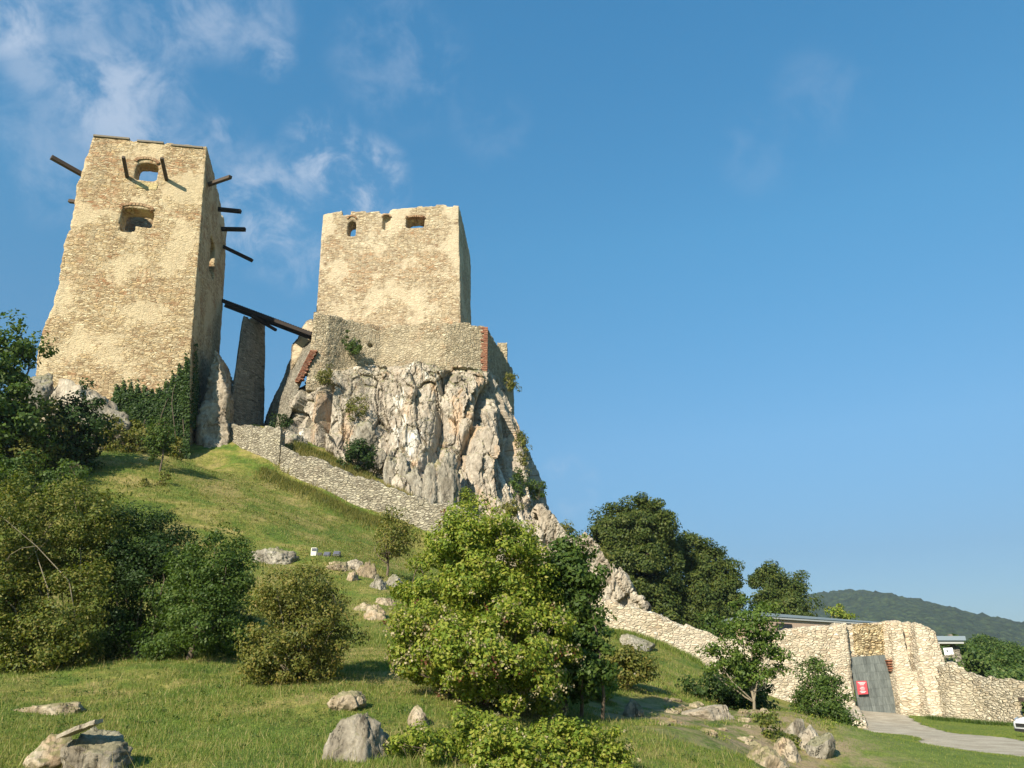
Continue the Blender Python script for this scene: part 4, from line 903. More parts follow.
for s, t, w, h in ((.33, .45, .14, .22),):
    c = (sgw[0] * (1 - s) + sgw[1] * s) * (1 - t) + (sgw[3] * (1 - s) + sgw[2] * s) * t; box(bm, (c[0], c[1] - .02, c[2]), (w * .8, .03, h * .6))
bmobj('marking', bm, M['ink'], sb, sgw[3])

# ------------------------------------------------------------------ white car at the right edge
def car():
    nose = P(1030, 738, 32.4); gzc = g1(nose[0] + 2, 32.6); base = np.array([nose[0] + 2.1, 32.6, gzc])
    c = thing('parked_car', 'white car parked by the low stone wall at the right edge', 'car', base)
    M['carpaint'] = plain('white_car_paint', (.80, .80, .80), .25, 0, .02); M['tyre'] = plain('tyre_rubber', (.02, .02, .02), .8); M['rim'] = plain('alloy', (.5, .5, .52), .3, .8); M['lamp'] = plain('headlight_glass', (.35, .37, .4), .1, .2); M['black'] = plain('black_plastic', (.03, .03, .03), .5)
    X = [-2.1, -2.08, -1.95, -1.3, -.95, -.25, .9, 1.6, 2.0, 2.12, 2.1]
    Zl = [.30, .24, .22, .22, .22, .22, .22, .22, .24, .30, .45]
    Zt = [.55, .66, .74, .88, .94, .95, .97, .98, .95, .85, .6]
    Wd = [.60, .72, .80, .87, .88, .88, .88, .87, .82, .74, .66]
    V = []; secs = 14
    for x, zl, ztt, w in zip(X, Zl, Zt, Wd):
        for k in range(secs):
            a = 2 * math.pi * k / secs; cc, ss = math.cos(a), math.sin(a); e = .45
            V.append((base[0] + x, base[1] + w * np.sign(cc) * abs(cc) ** e, base[2] + (zl + ztt) / 2 + (ztt - zl) / 2 * np.sign(ss) * abs(ss) ** e))
    F = [(i * secs + k, i * secs + (k + 1) % secs, (i + 1) * secs + (k + 1) % secs, (i + 1) * secs + k) for i in range(len(X) - 1) for k in range(secs)]
    bm = bmesh.new(); vs = [bm.verts.new(tuple(map(float, v))) for v in V]
    for f in F: bm.faces.new([vs[i] for i in f])
    bm.faces.new(vs[:secs]); bm.faces.new(vs[-secs:]); bmobj('body', bm, M['carpaint'], c, base, smooth=True)
    def sl(name, xz, y0, y1, mat, parent=c):
        bm = bmesh.new(); hull(bm, [(base[0] + x, base[1] + y, base[2] + z) for x, z in xz for y in (y0, y1)]); return bmobj(name, bm, M[mat], parent, base)
    bm = bmesh.new(); hull(bm, [(base[0] + x, base[1] + s * y, base[2] + z) for x, z, y in ((-1.0, .93, .76), (-.3, 1.42, .58), (1.0, 1.45, .58), (1.75, .95, .72)) for s in (-1, 1)]); cab = bmobj('cabin', bm, M['carpaint'], c, base)
    sl('windscreen', ((-.93, .99), (-.36, 1.38), (-.39, 1.39), (-.97, .98)), -.6, .6, 'glassdk'); 
    for s in (-1, 1):
        bm = bmesh.new(); hull(bm, [(base[0] + x, base[1] + s * (y + d), base[2] + z) for x, z, y in ((-.75, .99, .735), (-.22, 1.36, .60), (.9, 1.38, .60), (1.4, .99, .72)) for d in (.0, .02)]); bmobj('side_window', bm, M['glassdk'], c, base)
        bm = bmesh.new(); hull(bm, [(base[0] + x, base[1] + s * y, base[2] + z) for x, z, y in ((-2.10, .58, .50), (-2.09, .70, .50), (-1.80, .62, .845), (-1.72, .80, .83), (-2.0, .58, .77), (-1.98, .72, .75))]); bmobj('headlight', bm, M['lamp'], c, base)
        for wx in (-1.32, 1.3):
            bm = bmesh.new(); bmesh.ops.create_cone(bm, cap_ends=True, segments=28, radius1=.32, radius2=.32, depth=.2, matrix=__import__('mathutils').Matrix.Translation((base[0] + wx, base[1] + s * .80, base[2] + .32)) @ __import__('mathutils').Matrix.Rotation(R(90), 4, 'X')); wh = bmobj('wheel', bm, M['tyre'], c, base)
            bm = bmesh.new(); bmesh.ops.create_cone(bm, cap_ends=True, segments=20, radius1=.20, radius2=.20, depth=.22, matrix=__import__('mathutils').Matrix.Translation((base[0] + wx, base[1] + s * .80, base[2] + .32)) @ __import__('mathutils').Matrix.Rotation(R(90), 4, 'X')); bmobj('rim', bm, M['rim'], wh, base)
        sl('mirror', ((-.85, .95), (-.7, .95), (-.72, 1.08), (-.85, 1.06)), s * .86, s * 1.02, 'carpaint')
    sl('grille', ((-2.125, .44), (-2.125, .56), (-2.05, .44), (-2.05, .56)), -.5, .5, 'black'); sl('air_intake', ((-2.13, .27), (-2.13, .37), (-1.98, .27), (-1.98, .37)), -.62, .62, 'black')
car()

# ------------------------------------------------------------------ floodlights on the slope
def flood(px0, px1, py0, py1, Y, pale, label):
    x, g, w, h = fromimg(px0, px1, py0, py1, Y); w = max(w, .25); base = np.array([x, Y, g]); M.setdefault('housing_pale', plain('cream_metal_housing', (.62, .60, .48), .5)); M.setdefault('housing_dark', plain('grey_metal_housing', (.13, .125, .13), .45)); M.setdefault('lens', plain('floodlight_glass', (.10, .10, .12), .15))
    t = thing('floodlight', label, 'floodlight', base, 'floodlights on the grassy slope')
    bm = bmesh.new()
    if pale:
        z0 = P((px0 + px1) / 2, py1, Y)[2]; z1 = P((px0 + px1) / 2, py0, Y)[2]; H = z1 - z0
        box(bm, (x, Y, z0 + H / 2), (w, .26, H)); bmesh.ops.bevel(bm, geom=list(bm.edges), offset=.015, segments=2, affect='EDGES'); bmobj('housing', bm, M['housing_pale'], t, base)
        bm = bmesh.new(); box(bm, (x + .01, Y - .135, z0 + H * .78), (w * .72, .04, H * .30)); bmobj('lens', bm, M['lens'], t, base)
        bm = bmesh.new(); box(bm, (x + w * .95, Y, z0 + .13), (.26, .16, .16)); bmobj('ballast', bm, M['black'], t, base)
    else:
        z0 = P((px0 + px1) / 2, py1, Y)[2]; H = P((px0 + px1) / 2, py0, Y)[2] - z0
        hull(bm, [np.array([x + sx * w / 2, Y + y, z0 + z]) for sx in (-1, 1) for y, z in ((-.16, .04), (-.20, H * .35), (-.02, H), (.16, H * .95), (.18, .04))]); bmesh.ops.bevel(bm, geom=list(bm.edges), offset=.02, segments=2, affect='EDGES'); bmobj('housing', bm, M['housing_dark'], t, base)
        bm = bmesh.new(); hull(bm, [np.array([x + sx * w * .38, Y + y, z0 + z]) for sx in (-1, 1) for y, z in ((-.205, H * .42), (-.07, H * .90), (-.05, H * .88), (-.18, H * .40))]); bmobj('lens', bm, M['lens'], t, base)
    for s in (-1, 1):
        bm = bmesh.new(); box(bm, (x + s * w * .35, Y, min(g, P(px0, py1, Y)[2]) - .02), (.04, .04, .3)); bmobj('leg', bm, M['black'], t, base)
flood(311, 316.6, 548, 557.2, 38, True, 'upright cream floodlight box, leftmost of three on the slope')
flood(323.6, 330, 551.8, 558.6, 38, False, 'dark grey floodlight between the cream one and another dark one')
flood(333.2, 340, 551, 557.8, 38.3, False, 'dark grey floodlight nearest the rubble heap, rightmost of three')

# ------------------------------------------------------------------ boulders
rockimg('boulder', 'grey lichened boulder with a flat slab leaning on it, bottom left', 57, 126, 731, 785, 12.0, 101, 'boulder', .1, .9, snap=False, planes=16, rough=.09, cat='boulder', fl=2.6)
rockimg('boulder', 'low brown earthy rock left of the slab boulder, bottom left', 22, 66, 740, 775, 12.3, 102, 'brown_rock', .2, .9, snap=False, cat='boulder')
a, b_ = P(61, 738, 11.9), P(97, 723.5, 11.8)
bm = bmesh.new(); dvec = (b_ - a); s = np.array([.05, .22, .02])
hull(bm, [a - s * .4, a + s, b_ + s * .5, b_ - s * .2, a - s * .4 + [0, 0, .05], a + s + [0, 0, .04], b_ + s * .5 + [0, 0, .045], b_ - s * .2 + [0, 0, .06], (a + b_) / 2 - s * .5 + [0, 0, .06], (a + b_) / 2 - s * .5])
bmesh.ops.subdivide_edges(bm, edges=bm.edges, cuts=3, use_grid_fill=True)
for v in bm.verts: v.co += Vector(np.random.default_rng(int(abs(v.co.x * 1e4)) % 9999).normal(size=3)) * .004
o = bmobj('stone_slab', bm, M['pale_rock'], None, (a + b_) / 2); tag(o, 'thin flat stone slab leaning on the bottom left boulder', 'slab')
rockimg('flat_rock', 'flat rock flush with the grass near the left edge', 18, 78, 699, 716, 15.0, 103, 'brown_rock', .5, .6)
rockimg('boulder', 'pale pointed boulder standing in the grass at the bottom centre', 324, 396, 698, 762, 12.8, 104, 'boulder', .3, .8, planes=13, rough=.07, point=.55, cat='boulder')
rockimg('rock', 'small brown stone just behind the pale pointed boulder', 330, 362, 690, 710, 15.5, 105, 'brown_rock', .3, .8)
rockimg('rock', 'brown stone at the left foot of the big flowering shrub', 408, 428, 703, 728, 14.6, 106, 'brown_rock', .3, .8)
rockimg('rock', 'grey striped rock on the slope left of the floodlights', 253, 293, 547, 565, 37.5, 107, 'rock', .4, .7, rough=.10, fl=3)
heap = 'rubble heap below the floodlights'
for i, (x0, x1, y0, y1, Y, lb, mt) in enumerate((
        (326, 350, 560, 570, 36.8, 'flat brown stones at the upper left of the rubble heap', 'brown_rock'), (340, 362, 555, 570, 36.6, 'pale bumpy rock topping the rubble heap under the floodlights', 'pale_rock'), (356, 376, 562, 578, 35.8, 'brown and white rock in the middle of the rubble heap', 'brown_rock'),
        (368, 388, 570, 590, 35.2, 'grey rock with dark hollow beside it at the right of the heap', 'rock'), (383, 402, 573, 588, 35.0, 'low rock at the right end of the rubble heap', 'rock'), (344, 358, 570, 582, 35.6, 'small stone at the foot of the rubble heap', 'brown_rock'),
        (376, 396, 595, 606, 33.0, 'lone flat stone below the right end of the rubble heap', 'brown_rock'), (352, 372, 600, 611, 32.4, 'low brown stone showing above the olive shrub', 'brown_rock'), (362, 386, 607, 620, 31.6, 'brown stone nearest the big shrub below the rubble heap', 'brown_rock'))):
    rockimg('rock', lb, x0, x1, y0, y1, Y, 120 + i, mt, 1.0, .8, group=heap, rough=.12, fl=3)
rockimg('boulder', 'brown grey boulder lying against the bright wall on the slope', 620, 653, 630, 650, 46.0, 141, 'rock', .3, .7, cat='boulder')
rockimg('rock', 'small grey stone in the weeds right of the big shrub', 624, 643, 695, 718, 22.0, 142, 'rock', .2, .8)
rockimg('rock', 'tiny stone beside the weeds right of the big shrub', 634, 642, 668, 680, 30.0, 143, 'rock', .3, .8)
rockimg('flat_rock', 'wide pale flat rock on the knoll left of the young tree', 688, 732, 702, 720, 23.0, 144, 'pale_rock', .4, .7, planes=10)
kn_ = 'rocks on the knoll beside the lawn'
for i, (x0, x1, y0, y1, Y, mt, lb) in enumerate((
        (786, 803, 709, 735, 23.6, 'boulder', 'dark upright rock at the top of the knoll'), (797, 822, 710, 752, 23.4, 'pale_rock', 'tall pale rock slab behind the dark knoll rock'), (776, 800, 724, 760, 22.2, 'brown_rock', 'long slanting rock on the knoll crest'),
        (806, 832, 722, 758, 24.4, 'rock', 'grey rock with moss nearest the lawn'), (770, 800, 748, 790, 18.4, 'brown_rock', 'big rock at the bottom edge of the knoll'),
        (748, 782, 740, 775, 18.8, 'brown_rock', 'earthy rock bulging from the knoll slope'), (758, 772, 707, 716, 25.5, 'brown_rock', 'small stone at the young tree base'))):
    rockimg('rock', lb, x0, x1, y0 + (y1 - y0) * .22, y1, Y, 150 + i, mt, .45, 1.0, group=kn_, rough=.05, planes=15, tilt=.45, fl=2.6)
r0 = rng_(77)
stl = ['small stone among the grass in the middle of the knoll', 'small stone on the bare earth left on the knoll', 'pebbly stone low on the bare knoll earth']
V_, F_, o_ = [], [], 0
for i in range(42):
    px, py = r0.uniform(665, 770), r0.uniform(706, 760); Y = 25 - (py - 706) * .13; x = XY(px, py, Y)[0]; s_ = r0.uniform(.08, .26)
    v, f = rockshape((s_ * 1.4, s_, s_ * .8), 300 + i, 9, .08); v = v[:] + np.array([x, Y, g1(x, Y)]); V_.append(v); F_.append(f + o_); o_ += len(v)
o = npmesh('loose_stones', np.concatenate(V_), np.concatenate(F_), M['brown_rock'], smooth=True); tag(o, 'loose small stones scattered over the bare earth of the knoll', 'stones', kind='stuff')
# crags between wall and cliff and on the ridge to the right
cr = 'jagged rocks on the bank under the cliff'
for i, (x0, x1, y0, y1, Y, lb) in enumerate(((383, 397, 455, 486, 56.6, 'thin jagged grey rock at the left of the crag row'), (396, 409, 458, 492, 56.2, 'upright grey crag left of the row middle'), (407, 423, 464, 498, 55.8, 'grey crag in the middle of the row under the cliff'), (421, 438, 470, 504, 55.4, 'grey crag at the lower right of the row'), (434, 456, 462, 506, 55.8, 'broad crag joining the row to the cliff foot'), (374, 386, 448, 462, 57.2, 'small rock above the left end of the crag row'),
        (353, 378, 425, 448, 58.2, 'rounded grey boulder at the foot of the cliff by the bank'), (286, 306, 432, 446, 58.2, 'small grey boulder beside the blocky wall end'))):
    rockimg('rock', lb, x0, x1, y0, y1, Y, 170 + i, 'rock', .4, .9, group=cr, rough=.11, planes=12, fl=2.6)
def rockmass(name, label, poly, Y, off, mat, seed, vox=.10, amp=.6, kind=None):
    b0 = P(poly[0][0], poly[0][1], Y)
    def post(V, V0, Nn):
        q = V0 + fbm(V0 * .5, 2, seed)[:, None] * .6
        f1, g = facets(q, (.45, .45, .3), seed, 1.2); f2, g2 = facets(q, (1.3, 1.3, .8), seed + 3, 1.2); f3, g3 = facets(q, (3.2, 3.2, 2.2), seed + 9, 1)
        return V + Nn * (amp * (f1 * .8 + f2 * .38 + f3 * .14 - .18 * np.clip(1 - g2 * 8, 0, 1)))[:, None]
    o = masonry(name, [lambda bm: slabpoly(bm, [P(x, y, Y) for x, y in poly], off)], [], vox, M[mat], None, b0, amp=.05, seed=seed, post=post); o.data.polygons.foreach_set('use_smooth', np.zeros(len(o.data.polygons), bool))
    tag(o, label, 'rock', kind=kind); return o
rockmass('rock_ridge', 'rugged limestone ridge dropping from the cliff to the bright wall', [(540, 640), (540, 505), (549, 514), (558, 527), (570, 536), (586, 533), (596, 542), (600, 556), (612, 572), (624, 578), (634, 592), (650, 610), (668, 622), (668, 650)], 52.2, (0, 7, 0), 'pale_rock', 33)

# ------------------------------------------------------------------ vegetation placement
def E(x0, x1, y0, y1, Y, **k):      # ellipsoid blob, absolute, from a span seen at distance Y
    a = P(x0, (y0 + y1) / 2, Y); b_ = P(x1, (y0 + y1) / 2, Y); t = P((x0 + x1) / 2, y0, Y); bt = P((x0 + x1) / 2, y1, Y); w = (b_[0] - a[0]) / 2; h = (t[2] - bt[2]) / 2
    return np.array([(a[0] + b_[0]) / 2, Y, (t[2] + bt[2]) / 2, w, k.get('d', w), h])
def veg(name, label, cat, bpx, bpy, Y, blobs, *args, **kw):
    x = P(bpx, bpy, Y)[0]; z = g1(x, Y)
    if kw.pop('rootz', None): z = P(bpx, bpy, Y)[2]
    bl = []
    for q in blobs:
        q = E(*q[:4], q[4] if len(q) > 4 else Y, **({'d': q[5]} if len(q) > 5 else {})); q[:3] -= np.array([x, Y, z]); bl.append(tuple(q))
    return plant(name, label, cat, (x, Y, z), bl, *args, **kw)
# big central shrub
veg('flowering_shrub', 'big yellow green shrub with fluffy seedheads in the centre foreground', 'shrub', 490, 702, 18.0,
    [(430, 545, 515, 620, 18.2), (392, 480, 600, 690, 17.6), (470, 568, 600, 700, 17.8), (490, 556, 545, 640, 18.2), (400, 460, 545, 620, 18), (440, 500, 505, 560, 18.4), (420, 560, 620, 705, 17.0)],
    360, 220, .36, .09, 'leaf_lime', 1, stems=12, sr=.055, extra=(('seedheads', 'seed', 420, .055), ('reddish_leaves', 'red_leaf', 70, .06)), inner=.62)
veg('elder_bush', 'dark green bush at the right shoulder of the big yellow green shrub', 'shrub', 575, 690, 19.0,
    [(545, 600, 540, 615, 19.0), (560, 604, 600, 690, 18.8), (530, 585, 560, 640, 19.2), (550, 604, 640, 695, 18.8)], 250, 110, .32, .12, 'leaf_mid', 2, stems=6, sr=.05)
veg('low_shrub', 'low leafy shrub along the bottom edge below the big shrub', 'shrub', 500, 768, 12.6,
    [(375, 450, 730, 790, 12.2), (440, 530, 712, 790, 12.8), (520, 600, 716, 790, 13.0), (590, 636, 738, 790, 13.0), (470, 560, 735, 800, 12)], 330, 95, .18, .065, 'leaf_lime', 3, stems=14, sr=.02, extra=(('seedheads', 'seed', 60, .03),))
veg('olive_shrub', 'olive brown twiggy shrub between the left thicket and the big shrub', 'shrub', 300, 682, 18.8,
    [(245, 360, 575, 690, 18.8), (262, 340, 560, 640, 19), (240, 300, 620, 690, 18.6)], 330, 110, .28, .07, 'leaf_olive', 4, stems=24, sr=.025, inner=.4, twigs=120, bark='bark_pale')
veg('thicket_bush', 'large olive green thicket cut by the left edge with hanging stems', 'shrub', 55, 664, 21.5,
    [(-60, 50, 480, 660, 21.5), (10, 120, 482, 590, 22.5), (30, 100, 560, 668, 21.0), (-40, 40, 560, 670, 20.6), (0, 90, 615, 672, 20.6)],
    460, 160, .40, .085, 'leaf_thicket', 5, stems=26, sr=.030, inner=.6, twigs=80, bark='bark_pale')
veg('shade_toned_thicket', 'thicket with shade put into its dark leaf colour, between olive thicket and small bushy tree', 'shrub', 140, 664, 22.8,  # dark leaf colour stands in for the shade inside the thicket
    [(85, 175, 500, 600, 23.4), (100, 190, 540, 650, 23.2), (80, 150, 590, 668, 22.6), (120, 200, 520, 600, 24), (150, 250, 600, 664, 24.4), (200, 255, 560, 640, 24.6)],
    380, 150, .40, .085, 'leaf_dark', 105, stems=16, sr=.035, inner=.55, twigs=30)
veg('hawthorn_tree', 'small bushy green tree at the right end of the dark thicket', 'tree', 187, 662, 21.2,
    [(175, 248, 530, 590, 21.4), (160, 225, 560, 630, 21.6), (200, 252, 555, 622, 21.0), (150, 190, 580, 640, 22), (168, 244, 598, 652, 20.7), (140, 200, 625, 664, 21.5), (205, 250, 620, 664, 21.8)], 250, 130, .34, .085, 'leaf_mid', 6, stems=12, sr=.07, trunk=(1.1, .1, 0), inner=.5, bark='bark')
# upper left trees
veg('maple_tree', 'dark leafy tree cut by the left edge beside the tall tower', 'tree', -8, 480, 40, [(-60, 30, 335, 420, 40), (-20, 36, 320, 375, 40.5), (-40, 42, 380, 470, 39.5), (-60, 0, 400, 500, 39)], 200, 80, .75, .28, 'leaf_mid', 7, stems=10, sr=.16, trunk=(3.2, -.3, 0))
veg('dark_bush', 'round dark green bush below the left corner of the tower', 'shrub', 78, 476, 44, [(55, 106, 395, 470, 44), (40, 90, 430, 480, 43.5)], 110, 75, .6, .24, 'leaf_dark', 8, stems=8, sr=.07)
veg('scrub_bush', 'olive scrub between the edge tree and the round dark bush', 'shrub', 35, 486, 41, [(0, 70, 400, 490, 42), (-10, 45, 430, 500, 40), (30, 62, 392, 440, 43.5)], 130, 75, .6, .20, 'leaf_olive', 9, stems=12, sr=.05)
veg('green_bush', 'bright green brush in front of the scrub above the thicket', 'shrub', 20, 505, 36, [(-20, 60, 455, 510, 36), (40, 100, 462, 505, 37)], 90, 80, .5, .17, 'leaf_mid', 10, stems=8, sr=.04)
# ivy and brush against the tower
def ivy():
    r = rng_(21); base = P(155, 455, 54.0); t = thing('ivy', 'dark green ivy climbing the lower front wall of the left tower', 'ivy', base)
    n = 26000; px = r.uniform(112, 190, n); top = np.interp(px, [112, 120, 140, 152, 160, 172, 185, 190], [398, 388, 392, 396, 393, 382, 366, 356]) + 5 * np.sin(px * .9) + r.normal(size=n) * 3
    py = top + (462 - top) * r.uniform(0, 1, n) ** .9
    C = np.array([frontpt(a, b_) for a, b_ in zip(px, py)]); bul = fbm(C * .9, 3, 3) * .3 + .35; C += nrm * (r.uniform(.05, 1, n) * bul)[:, None]
    nn = nrm[None] * .8 + r.normal(size=(n, 3)) * .45 + [0, 0, .3]; nn /= np.linalg.norm(nn, axis=1)[:, None]; V, F = leafquads(C, nn, .19, r, .8); npmesh('leaves', V, F, M['leaf_ivy'], t, loc=base)
    L = []
    for k in range(16):
        a = r.uniform(115, 187); q0 = frontpt(a, 462) + nrm * .08; q1 = frontpt(a + r.uniform(-8, 8), np.interp(a, [112, 150, 190], [400, 402, 375])) + nrm * .08; L.append(limb(q0, q1, .04, .012, r, .04))
    V, F = tubes(L); npmesh('stems', V, F, M['bark'], t, loc=base)
    n = 1500; C = np.c_[r.uniform(-25.9, -24.6, n) * 0, r.uniform(55.6, 58.2, n), r.uniform(20.5, 27.5, n)]
    C[:, 0] = np.array([lerp3(FRb, FRt, FRb[2], zt, z)[0] for z in C[:, 2]]) - (C[:, 1] - 55) * .17 + r.uniform(.05, .25, n); ok = (C[:, 1] - 55.6) < (28 - C[:, 2]) * .55; C = C[ok]
    nn = np.array([[.8, -.2, .3]]) + r.normal(size=C.shape) * .45; nn /= np.linalg.norm(nn, axis=1)[:, None]; V, F = leafquads(C, nn, .19, r, .8); npmesh('side_leaves', V, F, M['leaf_ivy'], t, loc=base)
ivy()
veg('brush', 'yellowish green brush at the foot of the ivy covered tower', 'shrub', 135, 462, 50.0, [(100, 140, 415, 465, 50), (120, 165, 425, 465, 50.5), (150, 186, 430, 466, 51)], 120, 70, .5, .19, 'leaf_olive', 22, stems=14, sr=.04)
veg('sapling', 'slim young sapling on the slope in front of the ivy', 'tree', 158, 482, 46, [(146, 172, 415, 456, 46), (150, 165, 440, 462, 46)], 40, 60, .35, .17, 'leaf_mid', 23, stems=6, sr=.05, trunk=(1.6, 0, 0))
veg('weed', 'low weed clump right of the slim sapling', 'plant', 150, 492, 43.5, [(140, 158, 478, 494, 43.5), (158, 170, 470, 490, 44)], 26, 50, .25, .12, 'leaf_olive', 24, stems=5, sr=.02)
# slope shrubs
veg('sapling', 'thin leafy sapling before the grey wall left of the big shrub', 'tree', 387, 572, 37, [(372, 412, 515, 556, 37), (380, 420, 530, 560, 36.5), (384, 402, 505, 530, 37)], 75, 55, .45, .12, 'leaf_olive', 25, stems=9, sr=.06, trunk=(.9, 0, 0), inner=.2)
veg('bank_bush', 'dark green bush on the bank between the wall and cliff', 'shrub', 360, 468, 57.2, [(340, 378, 444, 472, 57), (350, 370, 440, 458, 57.4)], 60, 60, .45, .19, 'leaf_dark', 27, stems=6, sr=.04)
veg('wall_shrub', 'small shrub growing out of the clifftop curtain wall', 'shrub', 352, 352, 61.6, [(344, 359, 338, 354, 61.4), (347, 364, 344, 354, 61.2), (344, 350, 331, 345, 61.5)], 30, 60, .28, .15, 'leaf_mid', 28, stems=8, sr=.03, rootz=True, nofloor=True)
for i, (x0, x1, y0, y1, Y, mt, lb) in enumerate((
        (516, 530, 430, 470, 60.5, 'leaf_olive', 'grassy green tuft in the gully on the right side of the cliff'), (512, 527, 468, 500, 59.2, 'leaf_mid', 'green shrub low in the gully on the cliff right side'), (505, 516, 372, 392, 65.5, 'leaf_olive', 'yellowish tuft on the cliff edge below the curtain wall corner'), (530, 544, 472, 500, 60.5, 'leaf_mid', 'green tuft on the right skyline of the cliff'), (556, 574, 520, 548, 58.5, 'leaf_olive', 'olive tuft on the ridge below the cliff skyline'),
        (318, 332, 368, 386, 59.5, 'leaf_olive', 'olive tuft high on the left part of the cliff'), (344, 366, 395, 420, 58.9, 'leaf_olive', 'straggling green tuft on the cliff left of centre'), (458, 474, 490, 512, 56.0, 'leaf_lime', 'bright tuft at the cliff foot above the big shrub'), (500, 520, 500, 520, 55.6, 'leaf_olive', 'tuft behind the wall under the cliff right half'), (272, 290, 415, 432, 60.0, 'leaf_dark', 'dark tuft beside the pier under the ruined wall'), (593, 612, 545, 580, 56, 'leaf_olive', 'olive shrub among the ridge rocks near the dark trees'), (632, 650, 600, 622, 53, 'leaf_olive', 'olive tuft at the lower end of the ridge'))):
    veg('cliff_tuft', lb, 'shrub', (x0 + x1) / 2, y1 - 2, Y, [(x0, x1, y0, y1, Y)], 26, 46, .34, .16, mt, 40 + i, stems=5, sr=.025, group='tufts growing on the rocks', rootz=True, nofloor=True, flat=.9)
# right side
veg('young_tree', 'young tree with forked slim trunk standing on the knoll', 'tree', 757, 722, 24.5,
    [(718, 782, 598, 650, 24.5), (702, 748, 628, 676, 24.2), (740, 786, 625, 680, 24.7), (725, 772, 645, 690, 24.5), (765, 792, 650, 672, 24.4), (722, 756, 655, 682, 24.4)], 120, 60, .26, .105, 'leaf_young', 60, stems=16, sr=.045, trunk=(1.0, -.05, 0), bark='bark_pale', inner=.3, twigs=45)
veg('dark_bush', 'dark shady bush behind the young tree on the knoll', 'shrub', 722, 706, 27, [(686, 735, 668, 712, 27), (715, 765, 662, 712, 27.5), (735, 772, 680, 720, 26.5)], 110, 70, .32, .12, 'leaf_dark', 61, stems=8, sr=.03)
veg('feathery_bush', 'bright feathery green bush before the cream wall by the lawn', 'shrub', 822, 738, 30, [(795, 850, 680, 738, 30), (800, 835, 660, 700, 30.2), (812, 846, 700, 738, 29.6), (806, 822, 650, 680, 30.2)], 170, 62, .34, .14, 'leaf_mid', 62, stems=18, sr=.025, inner=.3, aspect=.35)
veg('weed_clump', 'yellowish weeds right of the big shrub on the slope', 'plant', 625, 684, 25, [(600, 650, 652, 686, 25), (612, 640, 645, 670, 25)], 80, 55, .28, .11, 'leaf_olive', 63, stems=18, sr=.012)
veg('weed_clump', 'pale low weeds beside the shrub shadow', 'plant', 598, 690, 22, [(578, 620, 680, 700, 22)], 40, 50, .2, .09, 'leaf_lime', 64, stems=8, sr=.01)
veg('knoll_shrub', 'low brown green shrub draped over the knoll below the young tree', 'shrub', 772, 748, 20.5, [(760, 790, 722, 760, 20.6), (775, 800, 740, 768, 20), (745, 775, 712, 735, 22)], 70, 60, .22, .09, 'leaf_dull', 65, stems=8, sr=.015)
og = 'tall dark trees behind the bright wall'
def bigtree(label, bx, by, Y, blobs, seed, mat='leaf_far', n=230, th=7.5, gp=og):
    x = P(bx, by, Y)[0]; veg('oak_tree', label, 'tree', bx, by, Y, blobs, int(n * .80), 280, 1.0, .27, mat, seed, stems=16, sr=.38, trunk=(th, 0, 0), group=gp, inner=.72, twigs=20)
bigtree('tallest dark broadleaf tree right of the cliff ridge', 635, 625, 74, [(592, 640, 508, 560, 74), (615, 672, 500, 560, 74), (600, 668, 540, 610, 73), (590, 628, 545, 600, 72), (640, 680, 530, 600, 75), (645, 676, 590, 640, 72)], 70, n=420, th=6)
bigtree('second dark broadleaf tree overlapping the tallest one', 705, 640, 78, [(676, 708, 536, 580, 78), (695, 728, 552, 600, 78), (672, 716, 575, 640, 76), (710, 742, 576, 628, 77)], 71, n=330, th=5)
bigtree('smaller separate oak rising behind the flat roofed building', 782, 640, 84, [(754, 780, 566, 598, 84), (772, 802, 572, 606, 84), (756, 810, 592, 640, 83)], 72, n=170, th=4)
veg('oak_tree', 'pale tree top peeping above the long flat roof', 'tree', 840, 650, 110, [(826, 850, 607, 640, 110), (838, 857, 610, 640, 110)], 45, 70, .8, .35, 'leaf_lime', 73, stems=6, sr=.3, trunk=(4, 0, 0), group=og)
veg('bush', 'small bright green bush between wall and building left corner', 'shrub', 712, 640, 55, [(700, 722, 612, 645, 55), (708, 735, 622, 650, 55)], 60, 60, .5, .2, 'leaf_mid', 74, stems=6, sr=.05)
# wood beyond the low wall on the right
r = rng_(90); CC, NN, LL = [], [], []
for i in range(70):
    px = r.uniform(945, 1130); Y = r.uniform(62, 150); yt = np.interp(px, [945, 975, 1000, 1024, 1130], [650, 638, 640, 648, 652]) + r.uniform(-2, 10) + max(0, (100 - Y) * .45)
    x = P(px, 680, Y)[0]; ztp = P(px, yt, Y)[2]; w = r.uniform(2.2, 4.2); z0 = -2
    C, nn, L = crown_pts([(x, Y, (ztp + z0) / 2 + 1, w, w, (ztp - z0) / 2 - .5)], 60, 190, 1.0, r, .6); CC.append(C); NN.append(nn)
C = np.concatenate(CC); nn = np.concatenate(NN); V, F = leafquads(C, nn, .24, r, .8); o = npmesh('woodland', V, F, M['leaf_wood']); tag(o, 'belt of mixed green woodland beyond the low wall on the right', 'woodland', kind='stuff')

